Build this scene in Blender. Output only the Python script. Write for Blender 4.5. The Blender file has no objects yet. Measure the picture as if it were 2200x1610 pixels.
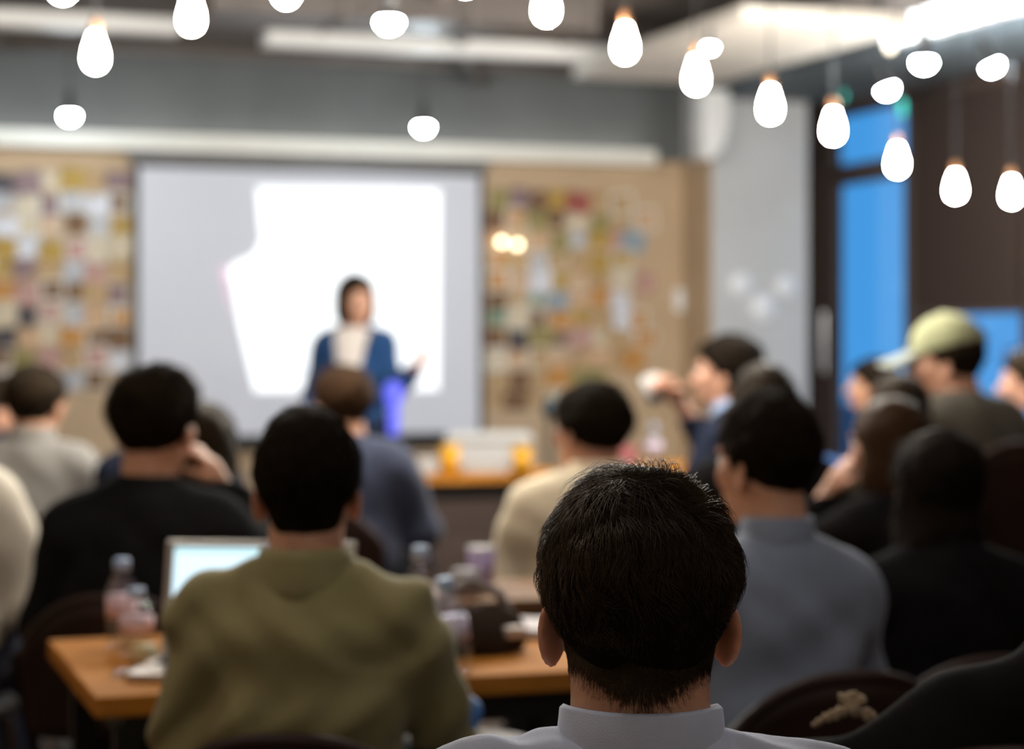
import bpy, math, random
import numpy as np
from mathutils import Vector, Matrix, Euler

SC = bpy.context.scene
COL = SC.collection
R = math.radians

# ------------------------------------------------------------------ camera
YAW = R(19.0)            # the lens points 19 degrees to the right of the room's long axis
CAMZ = 1.31
FPX = 4400.0             # focal length in pixels of the 2200 x 1610 frame
HORIZON = 735.0
cam_d = bpy.data.cameras.new('camera')
cam = bpy.data.objects.new('camera', cam_d)
COL.objects.link(cam)
SC.camera = cam
cam.location = (0, 0, CAMZ)
cam.rotation_euler = (R(90), 0, -YAW)
cam_d.sensor_fit = 'HORIZONTAL'
cam_d.sensor_width = 36.0
cam_d.lens = 36.0 * FPX / 2200.0
cam_d.shift_y = -(805.0 - HORIZON) / 2200.0
cam_d.clip_start = 0.05
cam_d.dof.use_dof = True
cam_d.dof.focus_distance = 1.74
cam_d.dof.aperture_fstop = 3.8
cam_d.dof.aperture_blades = 0

# ------------------------------------------------------------------ world: blue hour sky
world = bpy.data.worlds.new('dusk_sky')
SC.world = world
world.use_nodes = True
wn = world.node_tree.nodes
wn['Background'].inputs[0].default_value = (0.062, 0.335, 0.79, 1)
wn['Background'].inputs[1].default_value = 0.84

# ------------------------------------------------------------------ unseen fill lights added over the audience and behind the camera
EXPOSURE = 0.40
BULB = 520.0              # radiance of the filament bulbs
LED = 440.0              # radiance of the cool LED bulbs
FILL_LIGHTS = [           # x, y, z, watts, colour
    (-0.3, 3.6, 2.75, 13, (1, .93, .84)),  # added to brighten the backs at the left
    (-0.9, -0.6, 2.75, 11, (1, .97, .95)),
    (1.6, -0.3, 2.75, 13, (1, .97, .95)),
    (0.0, 2.3, 2.75, 12, (1, .94, .88)),
    (2.2, 2.2, 2.75, 12, (1, .94, .88)),
    (1.4, 4.3, 2.75, 34, (1, .92, .82)),  # added to brighten backs in the middle rows
    (4.6, 5.2, 2.75, 12, (1, .93, .86)),
]
for i, (x, y, z, w, c) in enumerate(FILL_LIGHTS):
    ld = bpy.data.lights.new('unseen_fill_light', 'POINT')
    ld.energy = w; ld.color = c; ld.shadow_soft_size = 0.10
    lo = bpy.data.objects.new('unseen_fill_light', ld)
    lo.location = (x, y, z); COL.objects.link(lo)

vs = SC.view_settings
SC.display_settings.display_device = 'sRGB'
vs.view_transform = 'Standard'
vs.look = 'None'
vs.exposure = EXPOSURE
vs.gamma = 1.0
vs.use_curve_mapping = False

# ------------------------------------------------------------------ helpers
CY, SY = math.cos(YAW), math.sin(YAW)

def ground(px, Z):
    """room x, y of what stands Z metres in front of the lens in photo column px"""
    X = (px - 1100.0) / FPX * Z
    return (X * CY + Z * SY, -X * SY + Z * CY)

def height(py, Z):
    return CAMZ - (py - HORIZON) * Z / FPX

def at(px, py, Z):
    x, y = ground(px, Z)
    return Vector((x, y, height(py, Z)))

MATS = {}
def mat(name, col, rough=0.6, spec=0.4, var=0.12, scale=8.0, bump=0.0, bscale=60.0, metal=0.0,
        emit=None, estr=0.0, sss=0.0, alpha=None, sheen=0.0, wood=False, hairlike=False):
    if name in MATS:
        return MATS[name]
    m = bpy.data.materials.new(name)
    m.use_nodes = True
    nt = m.node_tree
    b = nt.nodes['Principled BSDF']
    b.inputs['Roughness'].default_value = rough
    b.inputs['Metallic'].default_value = metal
    b.inputs['Specular IOR Level'].default_value = spec
    tc = nt.nodes.new('ShaderNodeTexCoord')
    if wood:
        mp = nt.nodes.new('ShaderNodeMapping')
        mp.inputs['Scale'].default_value = (1.0, 14.0, 14.0)
        nt.links.new(tc.outputs['Object'], mp.inputs[0])
        src = mp.outputs[0]
    else:
        src = tc.outputs['Object']
    n = nt.nodes.new('ShaderNodeTexNoise')
    n.inputs['Scale'].default_value = scale
    n.inputs['Detail'].default_value = 4.0
    nt.links.new(src, n.inputs['Vector'])
    r = nt.nodes.new('ShaderNodeValToRGB')
    lo = [max(0, c * (1 - var)) for c in col]
    hi = [min(1, c * (1 + var)) for c in col]
    r.color_ramp.elements[0].position = 0.3
    r.color_ramp.elements[1].position = 0.7
    r.color_ramp.elements[0].color = (*lo, 1)
    r.color_ramp.elements[1].color = (*hi, 1)
    nt.links.new(n.outputs['Fac'], r.inputs[0])
    nt.links.new(r.outputs[0], b.inputs['Base Color'])
    if bump:
        n2 = nt.nodes.new('ShaderNodeTexNoise')
        n2.inputs['Scale'].default_value = bscale
        n2.inputs['Detail'].default_value = 3.0
        nt.links.new(src, n2.inputs['Vector'])
        bp = nt.nodes.new('ShaderNodeBump')
        bp.inputs['Strength'].default_value = bump
        bp.inputs['Distance'].default_value = 0.004
        nt.links.new(n2.outputs['Fac'], bp.inputs['Height'])
        nt.links.new(bp.outputs[0], b.inputs['Normal'])
    if sss:
        b.inputs['Subsurface Weight'].default_value = sss
        b.inputs['Subsurface Radius'].default_value = (0.012, 0.004, 0.002)
        b.inputs['Subsurface Scale'].default_value = 1.0
    if hairlike:
        b.inputs['Specular Tint'].default_value = (.62, .40, .22, 1)
    if sheen:
        b.inputs['Sheen Weight'].default_value = sheen
    if emit is not None:
        b.inputs['Emission Color'].default_value = (*emit, 1)
        b.inputs['Emission Strength'].default_value = estr
    MATS[name] = m
    return m

def glass_mat(name, tint=(1, 1, 1), gloss=0.10, rough=0.02):
    if name in MATS:
        return MATS[name]
    m = bpy.data.materials.new(name); m.use_nodes = True
    nt = m.node_tree; nt.nodes.clear()
    o = nt.nodes.new('ShaderNodeOutputMaterial')
    t = nt.nodes.new('ShaderNodeBsdfTransparent'); t.inputs[0].default_value = (*tint, 1)
    g = nt.nodes.new('ShaderNodeBsdfGlossy'); g.inputs['Roughness'].default_value = rough
    f = nt.nodes.new('ShaderNodeLayerWeight'); f.inputs[0].default_value = 0.5
    pw = nt.nodes.new('ShaderNodeMath'); pw.operation = 'POWER'; pw.inputs[1].default_value = 5.0
    a = nt.nodes.new('ShaderNodeMath'); a.operation = 'MULTIPLY_ADD'; a.inputs[1].default_value = 0.6; a.inputs[2].default_value = gloss * .5
    mx = nt.nodes.new('ShaderNodeMixShader')
    nt.links.new(f.outputs['Facing'], pw.inputs[0]); nt.links.new(pw.outputs[0], a.inputs[0]); nt.links.new(a.outputs[0], mx.inputs[0])
    nt.links.new(t.outputs[0], mx.inputs[1]); nt.links.new(g.outputs[0], mx.inputs[2])
    nt.links.new(mx.outputs[0], o.inputs[0])
    MATS[name] = m
    return m

def link(name, me, material=None, parent=None, loc=None, rot=None):
    o = bpy.data.objects.new(name, me)
    COL.objects.link(o)
    if material is not None:
        if len(me.materials) == 0:
            me.materials.append(material)
        if me.materials[0] is not material:
            o.material_slots[0].link = 'OBJECT'
            o.material_slots[0].material = material
    if parent is not None:
        o.parent = parent
    if loc is not None:
        o.location = loc
    if rot is not None:
        o.rotation_euler = rot
    return o

def tag(o, label=None, cat=None, group=None, kind=None):
    if label: o['label'] = label
    if cat: o['category'] = cat
    if group: o['group'] = group
    if kind: o['kind'] = kind
    return o

def thing(name, label, cat, loc=(0, 0, 0), rotz=0.0, group=None):
    o = bpy.data.objects.new(name, None)
    o.empty_display_size = 0.05
    COL.objects.link(o)
    o.location = loc
    o.rotation_euler = (0, 0, rotz)
    return tag(o, label, cat, group)

def np_mesh(name, V, F, smooth=True):
    me = bpy.data.meshes.new(name)
    V = np.asarray(V, dtype=np.float32); F = np.asarray(F, dtype=np.int32)
    nf, k = F.shape
    me.vertices.add(len(V)); me.vertices.foreach_set('co', V.ravel())
    me.loops.add(nf * k); me.loops.foreach_set('vertex_index', F.ravel())
    me.polygons.add(nf)
    me.polygons.foreach_set('loop_start', np.arange(0, nf * k, k, dtype=np.int32))
    me.polygons.foreach_set('loop_total', np.full(nf, k, dtype=np.int32))
    me.update(calc_edges=True)
    if smooth:
        me.polygons.foreach_set('use_smooth', np.ones(nf, dtype=bool))
    return me

class MB:
    def __init__(s):
        s.v = []; s.f = []
    def box(s, c, d, rot=None):
        n = len(s.v)
        for sx in (-.5, .5):
            for sy in (-.5, .5):
                for sz in (-.5, .5):
                    p = Vector((sx * d[0], sy * d[1], sz * d[2]))
                    if rot: p = rot @ p
                    s.v.append((p.x + c[0], p.y + c[1], p.z + c[2]))
        for q in ((0, 1, 3, 2), (4, 6, 7, 5), (0, 4, 5, 1), (2, 3, 7, 6), (0, 2, 6, 4), (1, 5, 7, 3)):
            s.f.append(tuple(n + i for i in q))
        return s
    def span(s, x0, x1, y0, y1, z0, z1):
        return s.box(((x0 + x1) / 2, (y0 + y1) / 2, (z0 + z1) / 2), (x1 - x0, y1 - y0, z1 - z0))
    def lathe(s, prof, c=(0, 0, 0), seg=20, sx=1.0, sy=1.0):
        n = len(s.v); k = len(prof)
        for i in range(seg):
            a = 2 * math.pi * i / seg
            for r, z in prof:
                s.v.append((c[0] + r * sx * math.cos(a), c[1] + r * sy * math.sin(a), c[2] + z))
        for i in range(seg):
            j = (i + 1) % seg
            for t in range(k - 1):
                s.f.append((n + i * k + t, n + j * k + t, n + j * k + t + 1, n + i * k + t + 1))
        for t, rev in ((0, True), (k - 1, False)):
            if prof[t][0] > 1e-5:
                ring = [n + i * k + t for i in range(seg)]
                s.f.append(tuple(reversed(ring)) if rev else tuple(ring))
        return s
    def tube(s, pts, r, seg=8):
        pts = [Vector(p) for p in pts]; n = len(s.v); k = len(pts)
        rr = r if isinstance(r, (list, tuple)) else [r] * k
        up = Vector((0, 0, 1))
        for i, p in enumerate(pts):
            t = (pts[min(i + 1, k - 1)] - pts[max(i - 1, 0)]).normalized()
            a = up if abs(t.z) < .95 else Vector((1, 0, 0))
            u = t.cross(a).normalized(); w = u.cross(t)
            for j in range(seg):
                an = 2 * math.pi * j / seg
                q = p + (u * math.cos(an) + w * math.sin(an)) * rr[i]
                s.v.append(tuple(q))
        for i in range(k - 1):
            for j in range(seg):
                j2 = (j + 1) % seg
                s.f.append((n + i * seg + j, n + i * seg + j2, n + (i + 1) * seg + j2, n + (i + 1) * seg + j))
        s.f.append(tuple(n + j for j in reversed(range(seg))))
        s.f.append(tuple(n + (k - 1) * seg + j for j in range(seg)))
        return s
    def prism(s, poly, y0, y1):
        """polygon in x, z pushed from y0 to y1"""
        n = len(s.v); k = len(poly)
        for y in (y0, y1):
            for x, z in poly:
                s.v.append((x, y, z))
        s.f.append(tuple(n + i for i in range(k)))
        s.f.append(tuple(n + k + i for i in reversed(range(k))))
        for i in range(k):
            j = (i + 1) % k
            s.f.append((n + i, n + k + i, n + k + j, n + j))
        return s
    def ell(s, c, r, seg=16, rings=10):
        prof = []
        n = len(s.v)
        for i in range(rings + 1):
            t = math.pi * i / rings - math.pi / 2
            for j in range(seg):
                a = 2 * math.pi * j / seg
                s.v.append((c[0] + r[0] * math.cos(t) * math.cos(a), c[1] + r[1] * math.cos(t) * math.sin(a), c[2] + r[2] * math.sin(t)))
        for i in range(rings):
            for j in range(seg):
                j2 = (j + 1) % seg
                s.f.append((n + i * seg + j, n + i * seg + j2, n + (i + 1) * seg + j2, n + (i + 1) * seg + j))
        return s
    def mesh(s, name, smooth=False):
        me = bpy.data.meshes.new(name)
        me.from_pydata(s.v, [], s.f)
        me.update()
        if smooth:
            me.polygons.foreach_set('use_smooth', [True] * len(me.polygons))
        return me
    def build(s, name, m, parent=None, smooth=False, bev=0.0, loc=None, rot=None):
        o = link(name, s.mesh(name, smooth), m, parent, loc, rot)
        if bev:
            b = o.modifiers.new('bevel', 'BEVEL'); b.width = bev; b.segments = 2; b.limit_method = 'ANGLE'
        return o

# ------------------------------------------------------------------ distance-field modelling for people and cloth
def caps(p, a, b, ra, rb=None):
    rb = ra if rb is None else rb
    a = np.asarray(a, np.float32); b = np.asarray(b, np.float32)
    ba = b - a; L = float((ba * ba).sum())
    t = ((p[0] - a[0]) * ba[0] + (p[1] - a[1]) * ba[1] + (p[2] - a[2]) * ba[2]) / L
    t = np.clip(t, 0, 1)
    d = np.sqrt((p[0] - a[0] - t * ba[0]) ** 2 + (p[1] - a[1] - t * ba[1]) ** 2 + (p[2] - a[2] - t * ba[2]) ** 2)
    return d - (ra + (rb - ra) * t)

def ell(p, c, r):
    q = [(p[i] - c[i]) / r[i] for i in range(3)]
    k0 = np.sqrt(q[0] ** 2 + q[1] ** 2 + q[2] ** 2)
    k1 = np.sqrt((q[0] / r[0]) ** 2 + (q[1] / r[1]) ** 2 + (q[2] / r[2]) ** 2) + 1e-6
    return k0 * (k0 - 1.0) / k1

def smin(a, b, k):
    h = np.clip(.5 + .5 * (b - a) / k, 0, 1)
    return b * (1 - h) + a * h - k * h * (1 - h)

def smax(a, b, k):
    return -smin(-a, -b, k)

def nets(fn, lo, hi, h):
    """smooth surface of fn = 0 (naive surface nets)"""
    n = [int(math.ceil((hi[i] - lo[i]) / h)) + 1 for i in range(3)]
    ax = [(lo[i] + h * np.arange(n[i])).astype(np.float32) for i in range(3)]
    p = (ax[0][:, None, None], ax[1][None, :, None], ax[2][None, None, :])
    F = np.broadcast_to(fn(p), n).astype(np.float32)
    F = np.where(F == 0, 1e-7, F)
    S = F < 0
    cnt = np.zeros([k - 1 for k in n], np.int8)
    for a in (0, 1):
        for b in (0, 1):
            for c in (0, 1):
                cnt += S[a:n[0] - 1 + a, b:n[1] - 1 + b, c:n[2] - 1 + c]
    act = (cnt > 0) & (cnt < 8)
    I, J, K = np.nonzero(act)
    idx = np.full(act.shape, -1, np.int64); idx[I, J, K] = np.arange(len(I))
    acc = np.zeros((len(I), 3), np.float32); num = np.zeros(len(I), np.float32)
    for axis in range(3):
        o1, o2 = [k for k in range(3) if k != axis]
        for u in (0, 1):
            for w in (0, 1):
                a = [0, 0, 0]; a[o1] = u; a[o2] = w
                b = list(a); b[axis] = 1
                fa = F[I + a[0], J + a[1], K + a[2]]; fb = F[I + b[0], J + b[1], K + b[2]]
                m = (fa < 0) != (fb < 0)
                t = np.where(m, fa / np.where(m, fa - fb, 1), 0)
                for k in range(3):
                    acc[:, k] += np.where(m, a[k] + (t if k == axis else 0), 0)
                num += m
    V = np.stack([I, J, K], 1) + acc / num[:, None]
    V = V * h + np.asarray(lo, np.float32)
    faces = []
    for axis in range(3):
        A = [slice(None)] * 3; B = [slice(None)] * 3
        A[axis] = slice(0, n[axis] - 1); B[axis] = slice(1, n[axis])
        sa, sb = S[tuple(A)], S[tuple(B)]
        ch = sa != sb
        i, j, k = np.nonzero(ch)
        g = [i, j, k]
        o1, o2 = (axis + 1) % 3, (axis + 2) % 3
        ok = (g[o1] > 0) & (g[o2] > 0) & (g[o1] < n[o1] - 1) & (g[o2] < n[o2] - 1)
        g = [q[ok] for q in g]
        flip = ~sa[g[0], g[1], g[2]]
        quad = []
        for d1, d2 in ((-1, -1), (0, -1), (0, 0), (-1, 0)):
            c = [q.copy() for q in g]
            c[o1] = c[o1] + d1; c[o2] = c[o2] + d2
            quad.append(idx[c[0], c[1], c[2]])
        q = np.stack(quad, 1)
        q[flip] = q[flip][:, ::-1]
        faces.append(q)
    Fq = np.concatenate(faces)
    Fq = Fq[(Fq >= 0).all(1)]
    return V, Fq

def join(*parts):
    Vs, Fs, n = [], [], 0
    for V, F in parts:
        Vs.append(V); Fs.append(F + n); n += len(V)
    return np.concatenate(Vs), np.concatenate(Fs)

def xf(V, M):
    M = np.array(M)
    return V @ M[:3, :3].T + M[:3, 3]

# ================================================================== THE SETTING
WALL_Y = 12.03; RIGHT_X = 6.18; LEFT_X = -2.6; REAR_Y = -2.6; CEIL = 3.0
m_floor = mat('dark_floor_boards', (.055, .036, .026), .45, .3, .3, 3, wood=True)
m_ceil = mat('brown_grey_concrete', (.15, .125, .11), .9, .1, .18, 3, bump=.4, bscale=14)
m_beige = mat('beige_wall_panel', (.48, .35, .23), .8, .15, .06, 2.5)
m_grey = mat('grey_concrete', (.135, .142, .145), .85, .12, .10, 2.2, bump=.3, bscale=10)
m_cream = mat('cream_paint', (.78, .76, .70), .6, .3, .03, 4)
m_white = mat('white_paint', (.80, .80, .80), .55, .3, .03, 4)
m_pillar = mat('pale_grey_plaster', (.52, .52, .53), .7, .2, .05, 3)
m_dark = mat('dark_brown_timber', (.055, .038, .032), .5, .3, .25, 4, wood=True)
m_beam = mat('slate_grey_paint', (.14, .165, .185), .7, .2, .15, 3)
m_black = mat('black_metal', (.012, .012, .013), .45, .4, .2, 10)
m_glass = glass_mat('window_glass')

floor = MB().span(LEFT_X, RIGHT_X + .1, REAR_Y, WALL_Y + .1, -.1, 0).build('floor', mat('dark_floor_base', (.03, .022, .018), .7, .2))
tag(floor, kind='structure')
ceiling = MB().span(LEFT_X, RIGHT_X + .1, REAR_Y, WALL_Y + .1, CEIL, CEIL + .1).build('ceiling', m_ceil)
tag(ceiling, kind='structure')
w = MB().span(LEFT_X, RIGHT_X + .1, WALL_Y, WALL_Y + .1, 0, 2.46).build('wall_front', m_beige)
tag(w, kind='structure')
w = MB().span(LEFT_X, RIGHT_X + .1, WALL_Y, WALL_Y + .1, 2.46, CEIL).build('wall_front_upper', m_grey)
tag(w, kind='structure')
w = MB().span(LEFT_X - .1, LEFT_X, REAR_Y, WALL_Y + .1, 0, CEIL).build('wall_left', m_beige); tag(w, kind='structure')
w = MB().span(LEFT_X, RIGHT_X + .1, REAR_Y - .1, REAR_Y, 0, CEIL).build('wall_rear', m_beige); tag(w, kind='structure')
# right wall: dark timber around a glazed door, its transom and a window
DY0, DY1 = 10.72, 11.74       # door opening along y
WY0, WY1 = 9.50, 10.58        # window with the blind
VY0, VY1 = 7.6, 9.44          # the next window, at the picture's edge
b = MB()
X0, X1 = RIGHT_X, RIGHT_X + .10
b.span(X0, X1, DY1, WALL_Y, 0, CEIL)
b.span(X0, X1, WY1, DY0, 0, CEIL)
b.span(X0, X1, VY1, WY0, 0, CEIL)
b.span(X0, X1, REAR_Y, VY0, 0, CEIL)
b.span(X0, X1, DY0, DY1, 2.79, CEIL)
b.span(X0, X1, WY0, WY1, 2.79, CEIL); b.span(X0, X1, WY0, WY1, 0, .55)
b.span(X0, X1, VY0, VY1, 2.79, CEIL); b.span(X0, X1, VY0, VY1, 0, .55)
w = b.build('wall_right', m_dark); tag(w, kind='structure')
# floor planks
pl = MB().box((0, 0, 0), (.146, 2.36, .012)).mesh('plank')
x = -.3
i = 0
while x < 5.6:
    y = -.4 - (i % 3) * .8
    while y < 11.8:
        link('plank', pl, m_floor, floor, (x, y + 1.2, .006 - .0)); y += 2.4
    x += .152; i += 1

# ledge under the upper wall with a hidden cove light
led_y = WALL_Y - .16
LX1 = 5.05
tr = MB().span(LEFT_X, LX1, led_y, led_y + .02, 2.425, 2.515).span(LEFT_X, LX1, led_y + .02, WALL_Y, 2.425, 2.445).build('trim_1', m_cream)
tag(tr, kind='structure')
cv = thing('cove_light', 'hidden strip light glowing behind the cream ledge above the screen', 'light', (0, WALL_Y - .07, 2.445))
MB().span(-1.5, LX1 - .05, -.025, .025, 0, .02).build('channel', m_white, cv)
MB().span(-1.48, LX1 - .06, -.02, .02, .02, .028).build('diffuser', mat('cove_glow', (.9, .9, .85), emit=(1, .95, .86), estr=4.6), cv)

# pillar in the corner
pil = MB().span(5.31, 5.965, 11.6, WALL_Y, 0, CEIL).build('pillar', m_pillar); tag(pil, kind='structure')
pp = MB().span(5.295, 5.31, 11.612, WALL_Y, 0, 2.46).build('side_panel', m_beige, pil)
# dark dropped beam along the right wall
bm_ = MB().span(5.30, RIGHT_X, 3.0, 11.6, 2.82, CEIL).build('trim_2', m_beam); tag(bm_, kind='structure')

# door, transom, windows -------------------------------------------------
def frame_yz(b, x0, x1, y0, y1, z0, z1, t):
    b.span(x0, x1, y0, y0 + t, z0, z1); b.span(x0, x1, y1 - t, y1, z0, z1)
    b.span(x0, x1, y0 + t, y1 - t, z0, z0 + t); b.span(x0, x1, y0 + t, y1 - t, z1 - t, z1)
d = MB(); frame_yz(d, X0 + .01, X0 + .07, DY0, DY1, 0.002, 2.38, .075)
door = d.build('door_1', m_dark); tag(door, kind='structure')
MB().span(X0 + .03, X0 + .042, DY0 + .07, DY1 - .07, .07, 2.31).build('pane', m_glass, door)
MB().tube([(X0 - .05, DY1 - .04, 1.12), (X0 - .05, DY1 - .04, 1.5)], .014).build('handle', mat('brushed_steel', (.5, .5, .52), .3, .5, .05, metal=1.0), door)
d = MB(); frame_yz(d, X0 + .01, X0 + .07, DY0, DY1, 2.38, 2.79, .05)
tw = d.build('window_1', m_dark); tag(tw, kind='structure')
MB().span(X0 + .03, X0 + .042, DY0 + .05, DY1 - .05, 2.43, 2.74).build('pane', m_glass, tw)
d = MB(); frame_yz(d, X0 + .01, X0 + .07, WY0, WY1, .55, 2.79, .05)
tw = d.build('window_2', m_dark); tag(tw, kind='structure')
MB().span(X0 + .03, X0 + .042, WY0 + .05, WY1 - .05, .6, 2.74).build('pane', m_glass, tw)
d = MB(); frame_yz(d, X0 + .01, X0 + .07, VY0, VY1, .55, 2.79, .05)
tw = d.build('window_3', m_dark); tag(tw, kind='structure')
MB().span(X0 + .03, X0 + .042, VY0 + .05, VY1 - .05, .6, 2.74).build('pane', m_glass, tw)
bl = thing('roller_blind', 'dark brown roller blind pulled halfway down over the window beside the glazed door', 'blind', (X0 - .035, (WY0 + WY1) / 2, 1.49))
MB().span(-.003, .003, -.555, .555, 0, 1.24).build('cloth', mat('brown_blind_cloth', (.042, .029, .025), .9, .05, .1, 20), bl)
MB().span(-.012, .012, -.56, .56, -.025, 0).build('bottom_bar', m_dark, bl)
MB().tube([(0, -.57, 1.26), (0, .57, 1.26)], .03, 12).build('roller', m_dark, bl, True)
# the street front across the road
bd = thing('building', 'low far building row on the skyline beyond the windows', 'building', (70, 60, -4))
MB().span(-3, 3, -45, 45, 0, 5.0).build('wall', mat('pale_facade', (.55, .62, .70), .8, .1, .06, .6), bd)
wm = MB().span(-3.06, -3, -.9, .9, -.8, .8).mesh('window')
mwin = mat('facade_window', (.06, .10, .2), .15, .5, .2, 2)
for i in range(20):
    link('window', wm, mwin, bd, (0, -40 + i * 4.2, 2.6))
st = MB().span(RIGHT_X + .6, 110, -60, 160, -4.2, -4.0).build('ground', mat('asphalt', (.10, .12, .16), .9, .1, .2, 5)); tag(st, kind='structure')

# ceiling fittings ----------------------------------------------------
def tray(label, x0, x1, y):
    t = thing('cable_tray', label, 'tray', (x0, y, 2.82))
    L = x1 - x0
    MB().span(0, L, -.085, .085, 0, .075).build('channel', m_white, t, bev=.006)
    x = .15
    while x < L:
        MB().tube([(x, 0, .07), (x, 0, CEIL - 2.82)], .006, 6).build('hanger_rod', m_black, t); x += .7
tray('long white cable tray hung under the ceiling, nearer the pillar', 2.20, 4.55, 10.28)
tray('white cable tray hung under the ceiling at the far left', -1.2, 1.73, 10.06)
sf = thing('ceiling_panel', 'large cream suspended panel under the ceiling in front of the pillar', 'panel', (4.38, 9.36, 2.75))
MB().span(-.43, .43, -1.05, 1.10, 0, .07).build('board', mat('warm_white_board', (.60, .56, .51), .7, .2, .03), sf, bev=.008)
for sx in (-.35, .35):
    for sy in (-.9, .9):
        MB().tube([(sx, sy, .06), (sx, sy, CEIL - 2.75)], .008, 6).build('hanger_rod', m_black, sf)
m_pipe = mat('grey_pipe_paint', (.14, .12, .11), .6, .3, .1, 6)
for (x0, y0, x1, y1, z, r, lab) in ((2.6, 8.6, 3.9, 11.9, 2.9, .045, 'brown-grey pipe under the ceiling running toward the screen wall'),
                                    (1.0, 11.35, 5.2, 11.35, 2.93, .04, 'grey pipe under the ceiling close to the upper wall')):
    p_ = MB().tube([(x0, y0, z), (x1, y1, z)], r, 12).build('ceiling_pipe', m_pipe, None, True); tag(p_, lab, 'pipe')
du = thing('air_duct', 'dark rectangular air duct under the ceiling at the top of the picture', 'duct', (2.9, 9.2, 2.78))
MB().span(-1.2, .6, -.22, .22, 0, .2).build('casing', mat('dark_duct_sheet', (.10, .085, .08), .5, .4, .15, 5, metal=.3), du)
for k in range(4):
    MB().span(-1.2 + k * .6 - .012, -1.2 + k * .6 + .012, -.235, .235, -.015, .2).build('flange', m_pipe, du)
# lit panels on the side of the beam
m_panel = mat('lit_panel', (.9, .9, .9), emit=(.93, .98, 1), estr=5.0)
for k in range(4):
    y = 9.22 - k * .36
    lp = thing('ceiling_light', ('first', 'second', 'third', 'fourth')[k] + ' white lit panel from the pillar along the slate beam', 'light', (5.30, y, 2.905), group='lit panels on the beam')
    MB().span(-.03, 0, -.17, .17, -.072, .072).build('frame', m_white, lp)
    MB().span(-.036, -.03, -.155, .155, -.062, .062).build('diffuser', m_panel, lp)
# green exit signs
m_exit = mat('green_exit_glow', (.0, .35, .3), emit=(.0, .62, .50), estr=1.0)
for (px, py, Z, wd, hg, lab) in ((1813, 206, 12.0, .022, .06, 'small green lit sign beside the pear bulb nearest the transom'),
                                 (1938, 232, 11.3, .035, .09, 'larger green lit sign above the glazed door under the beam')):
    q = at(px, py, Z)
    ex = thing('exit_sign', lab, 'sign', (q.x, q.y, q.z), -YAW)
    MB().span(-wd / 2, wd / 2, 0, .03, -hg / 2, hg / 2).build('housing', m_beam, ex)
    MB().span(-wd / 2 + .004, wd / 2 - .004, -.004, 0, -hg / 2 + .004, hg / 2 - .004).build('face', m_exit, ex)
    MB().tube([(0, .015, hg / 2), (0, .015, 2.83 - q.z)], .006, 6).build('stem', m_black, ex)
# white loudspeaker on the pillar edge
q = at(1528, 270, 12.35)
spk = thing('wall_speaker', 'white loudspeaker mounted high on the pillar edge', 'speaker', (q.x, q.y, q.z), -YAW + R(18))
MB().prism([(-.09, .21), (.085, .21), (.09, .02), (.05, -.13), (-.02, -.21), (-.075, -.20)], -.08, .08).build('cabinet', m_white, spk, bev=.012)
MB().prism([(-.07, .18), (.07, .18), (.072, .02), (.04, -.11), (-.015, -.175), (-.06, -.17)], -.088, -.08).build('grille', mat('white_grille', (.75, .75, .75), .7, .2, .05, 120, bump=.5, bscale=300), spk)
MB().span(-.03, .03, .08, .22, -.03, .03).build('bracket', m_white, spk)
# three white discs on the pillar, and a switch plate
m_gloss = mat('white_enamel', (.80, .81, .84), .25, .5, .02, 3)
for (px, py, rr, lab) in ((1592, 612, .075, 'round white enamel disc on the pillar, the left one of three'),
                          (1688, 616, .07, 'round white enamel disc on the pillar, the right one of three'),
                          (1640, 662, .085, 'round white enamel disc on the pillar, the lowest of three')):
    u = (px - 1100) / FPX
    Z = 11.598 / (CY - u * SY); q = at(px, py, Z)
    o = MB().lathe([(0, 0), (rr, 0), (rr, .008), (rr * .85, .016), (0, .02)], seg=28).build('wall_disc', m_gloss, None, True, loc=(q.x, 11.6, q.z), rot=(R(90), 0, 0))
    tag(o, lab, 'disc', 'white discs on the pillar')
u = (1505 - 1100) / FPX; Z = WALL_Y / (CY - u * SY); q = at(1505, 645, Z)
sw = thing('switch_plate', 'white switch plate on the beige wall left of the pillar', 'switch', (q.x - .12, WALL_Y, q.z))
MB().span(-.06, .06, -.012, 0, -.07, .07).build('plate', m_white, sw, bev=.004)
for k in (-1, 1):
    MB().span(k * .03 - .015, k * .03 + .015, -.02, -.012, -.03, .03).build('rocker', m_gloss, sw)

# ================================================================== projection screen
scx0, scx1, scz0, scz1 = 1.83, 3.91, .757, 2.33
scy = WALL_Y - .05
ps = thing('projection_screen', 'large white projection screen showing a slide behind the presenter', 'screen', ((scx0 + scx1) / 2, scy, scz0))
W2 = (scx1 - scx0) / 2; H = scz1 - scz0
MB().span(-W2, W2, 0, .004, 0, H).build('fabric', mat('screen_fabric', (.40, .40, .42), .8, .1, .01, 2, emit=(.84, .86, 1.0), estr=.20), ps)
b = MB(); b.span(-W2 - .035, -W2, -.002, .004, -.035, H + .035); b.span(W2, W2 + .035, -.002, .004, -.035, H + .035)
b.span(-W2, W2, -.002, .004, H, H + .035); b.span(-W2, W2, -.002, .004, -.035, 0)
b.build('border', m_black, ps)
MB().span(-W2 - .06, W2 + .06, -.04, .045, H + .035, H + .085).build('case', mat('grey_screen_case', (.20, .19, .19), .5, .3, .1, 5), ps, bev=.01)
MB().tube([(-W2 - .04, 0, -.06), (W2 + .04, 0, -.06)], .025, 10).build('bottom_bar', m_black, ps, True)
def on_screen(px, py):
    u = (px - 1100) / FPX; Z = (scy - .002) / (CY - u * SY); q = at(px, py, Z)
    return (q.x - (scx0 + scx1) / 2, q.z - scz0)
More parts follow.
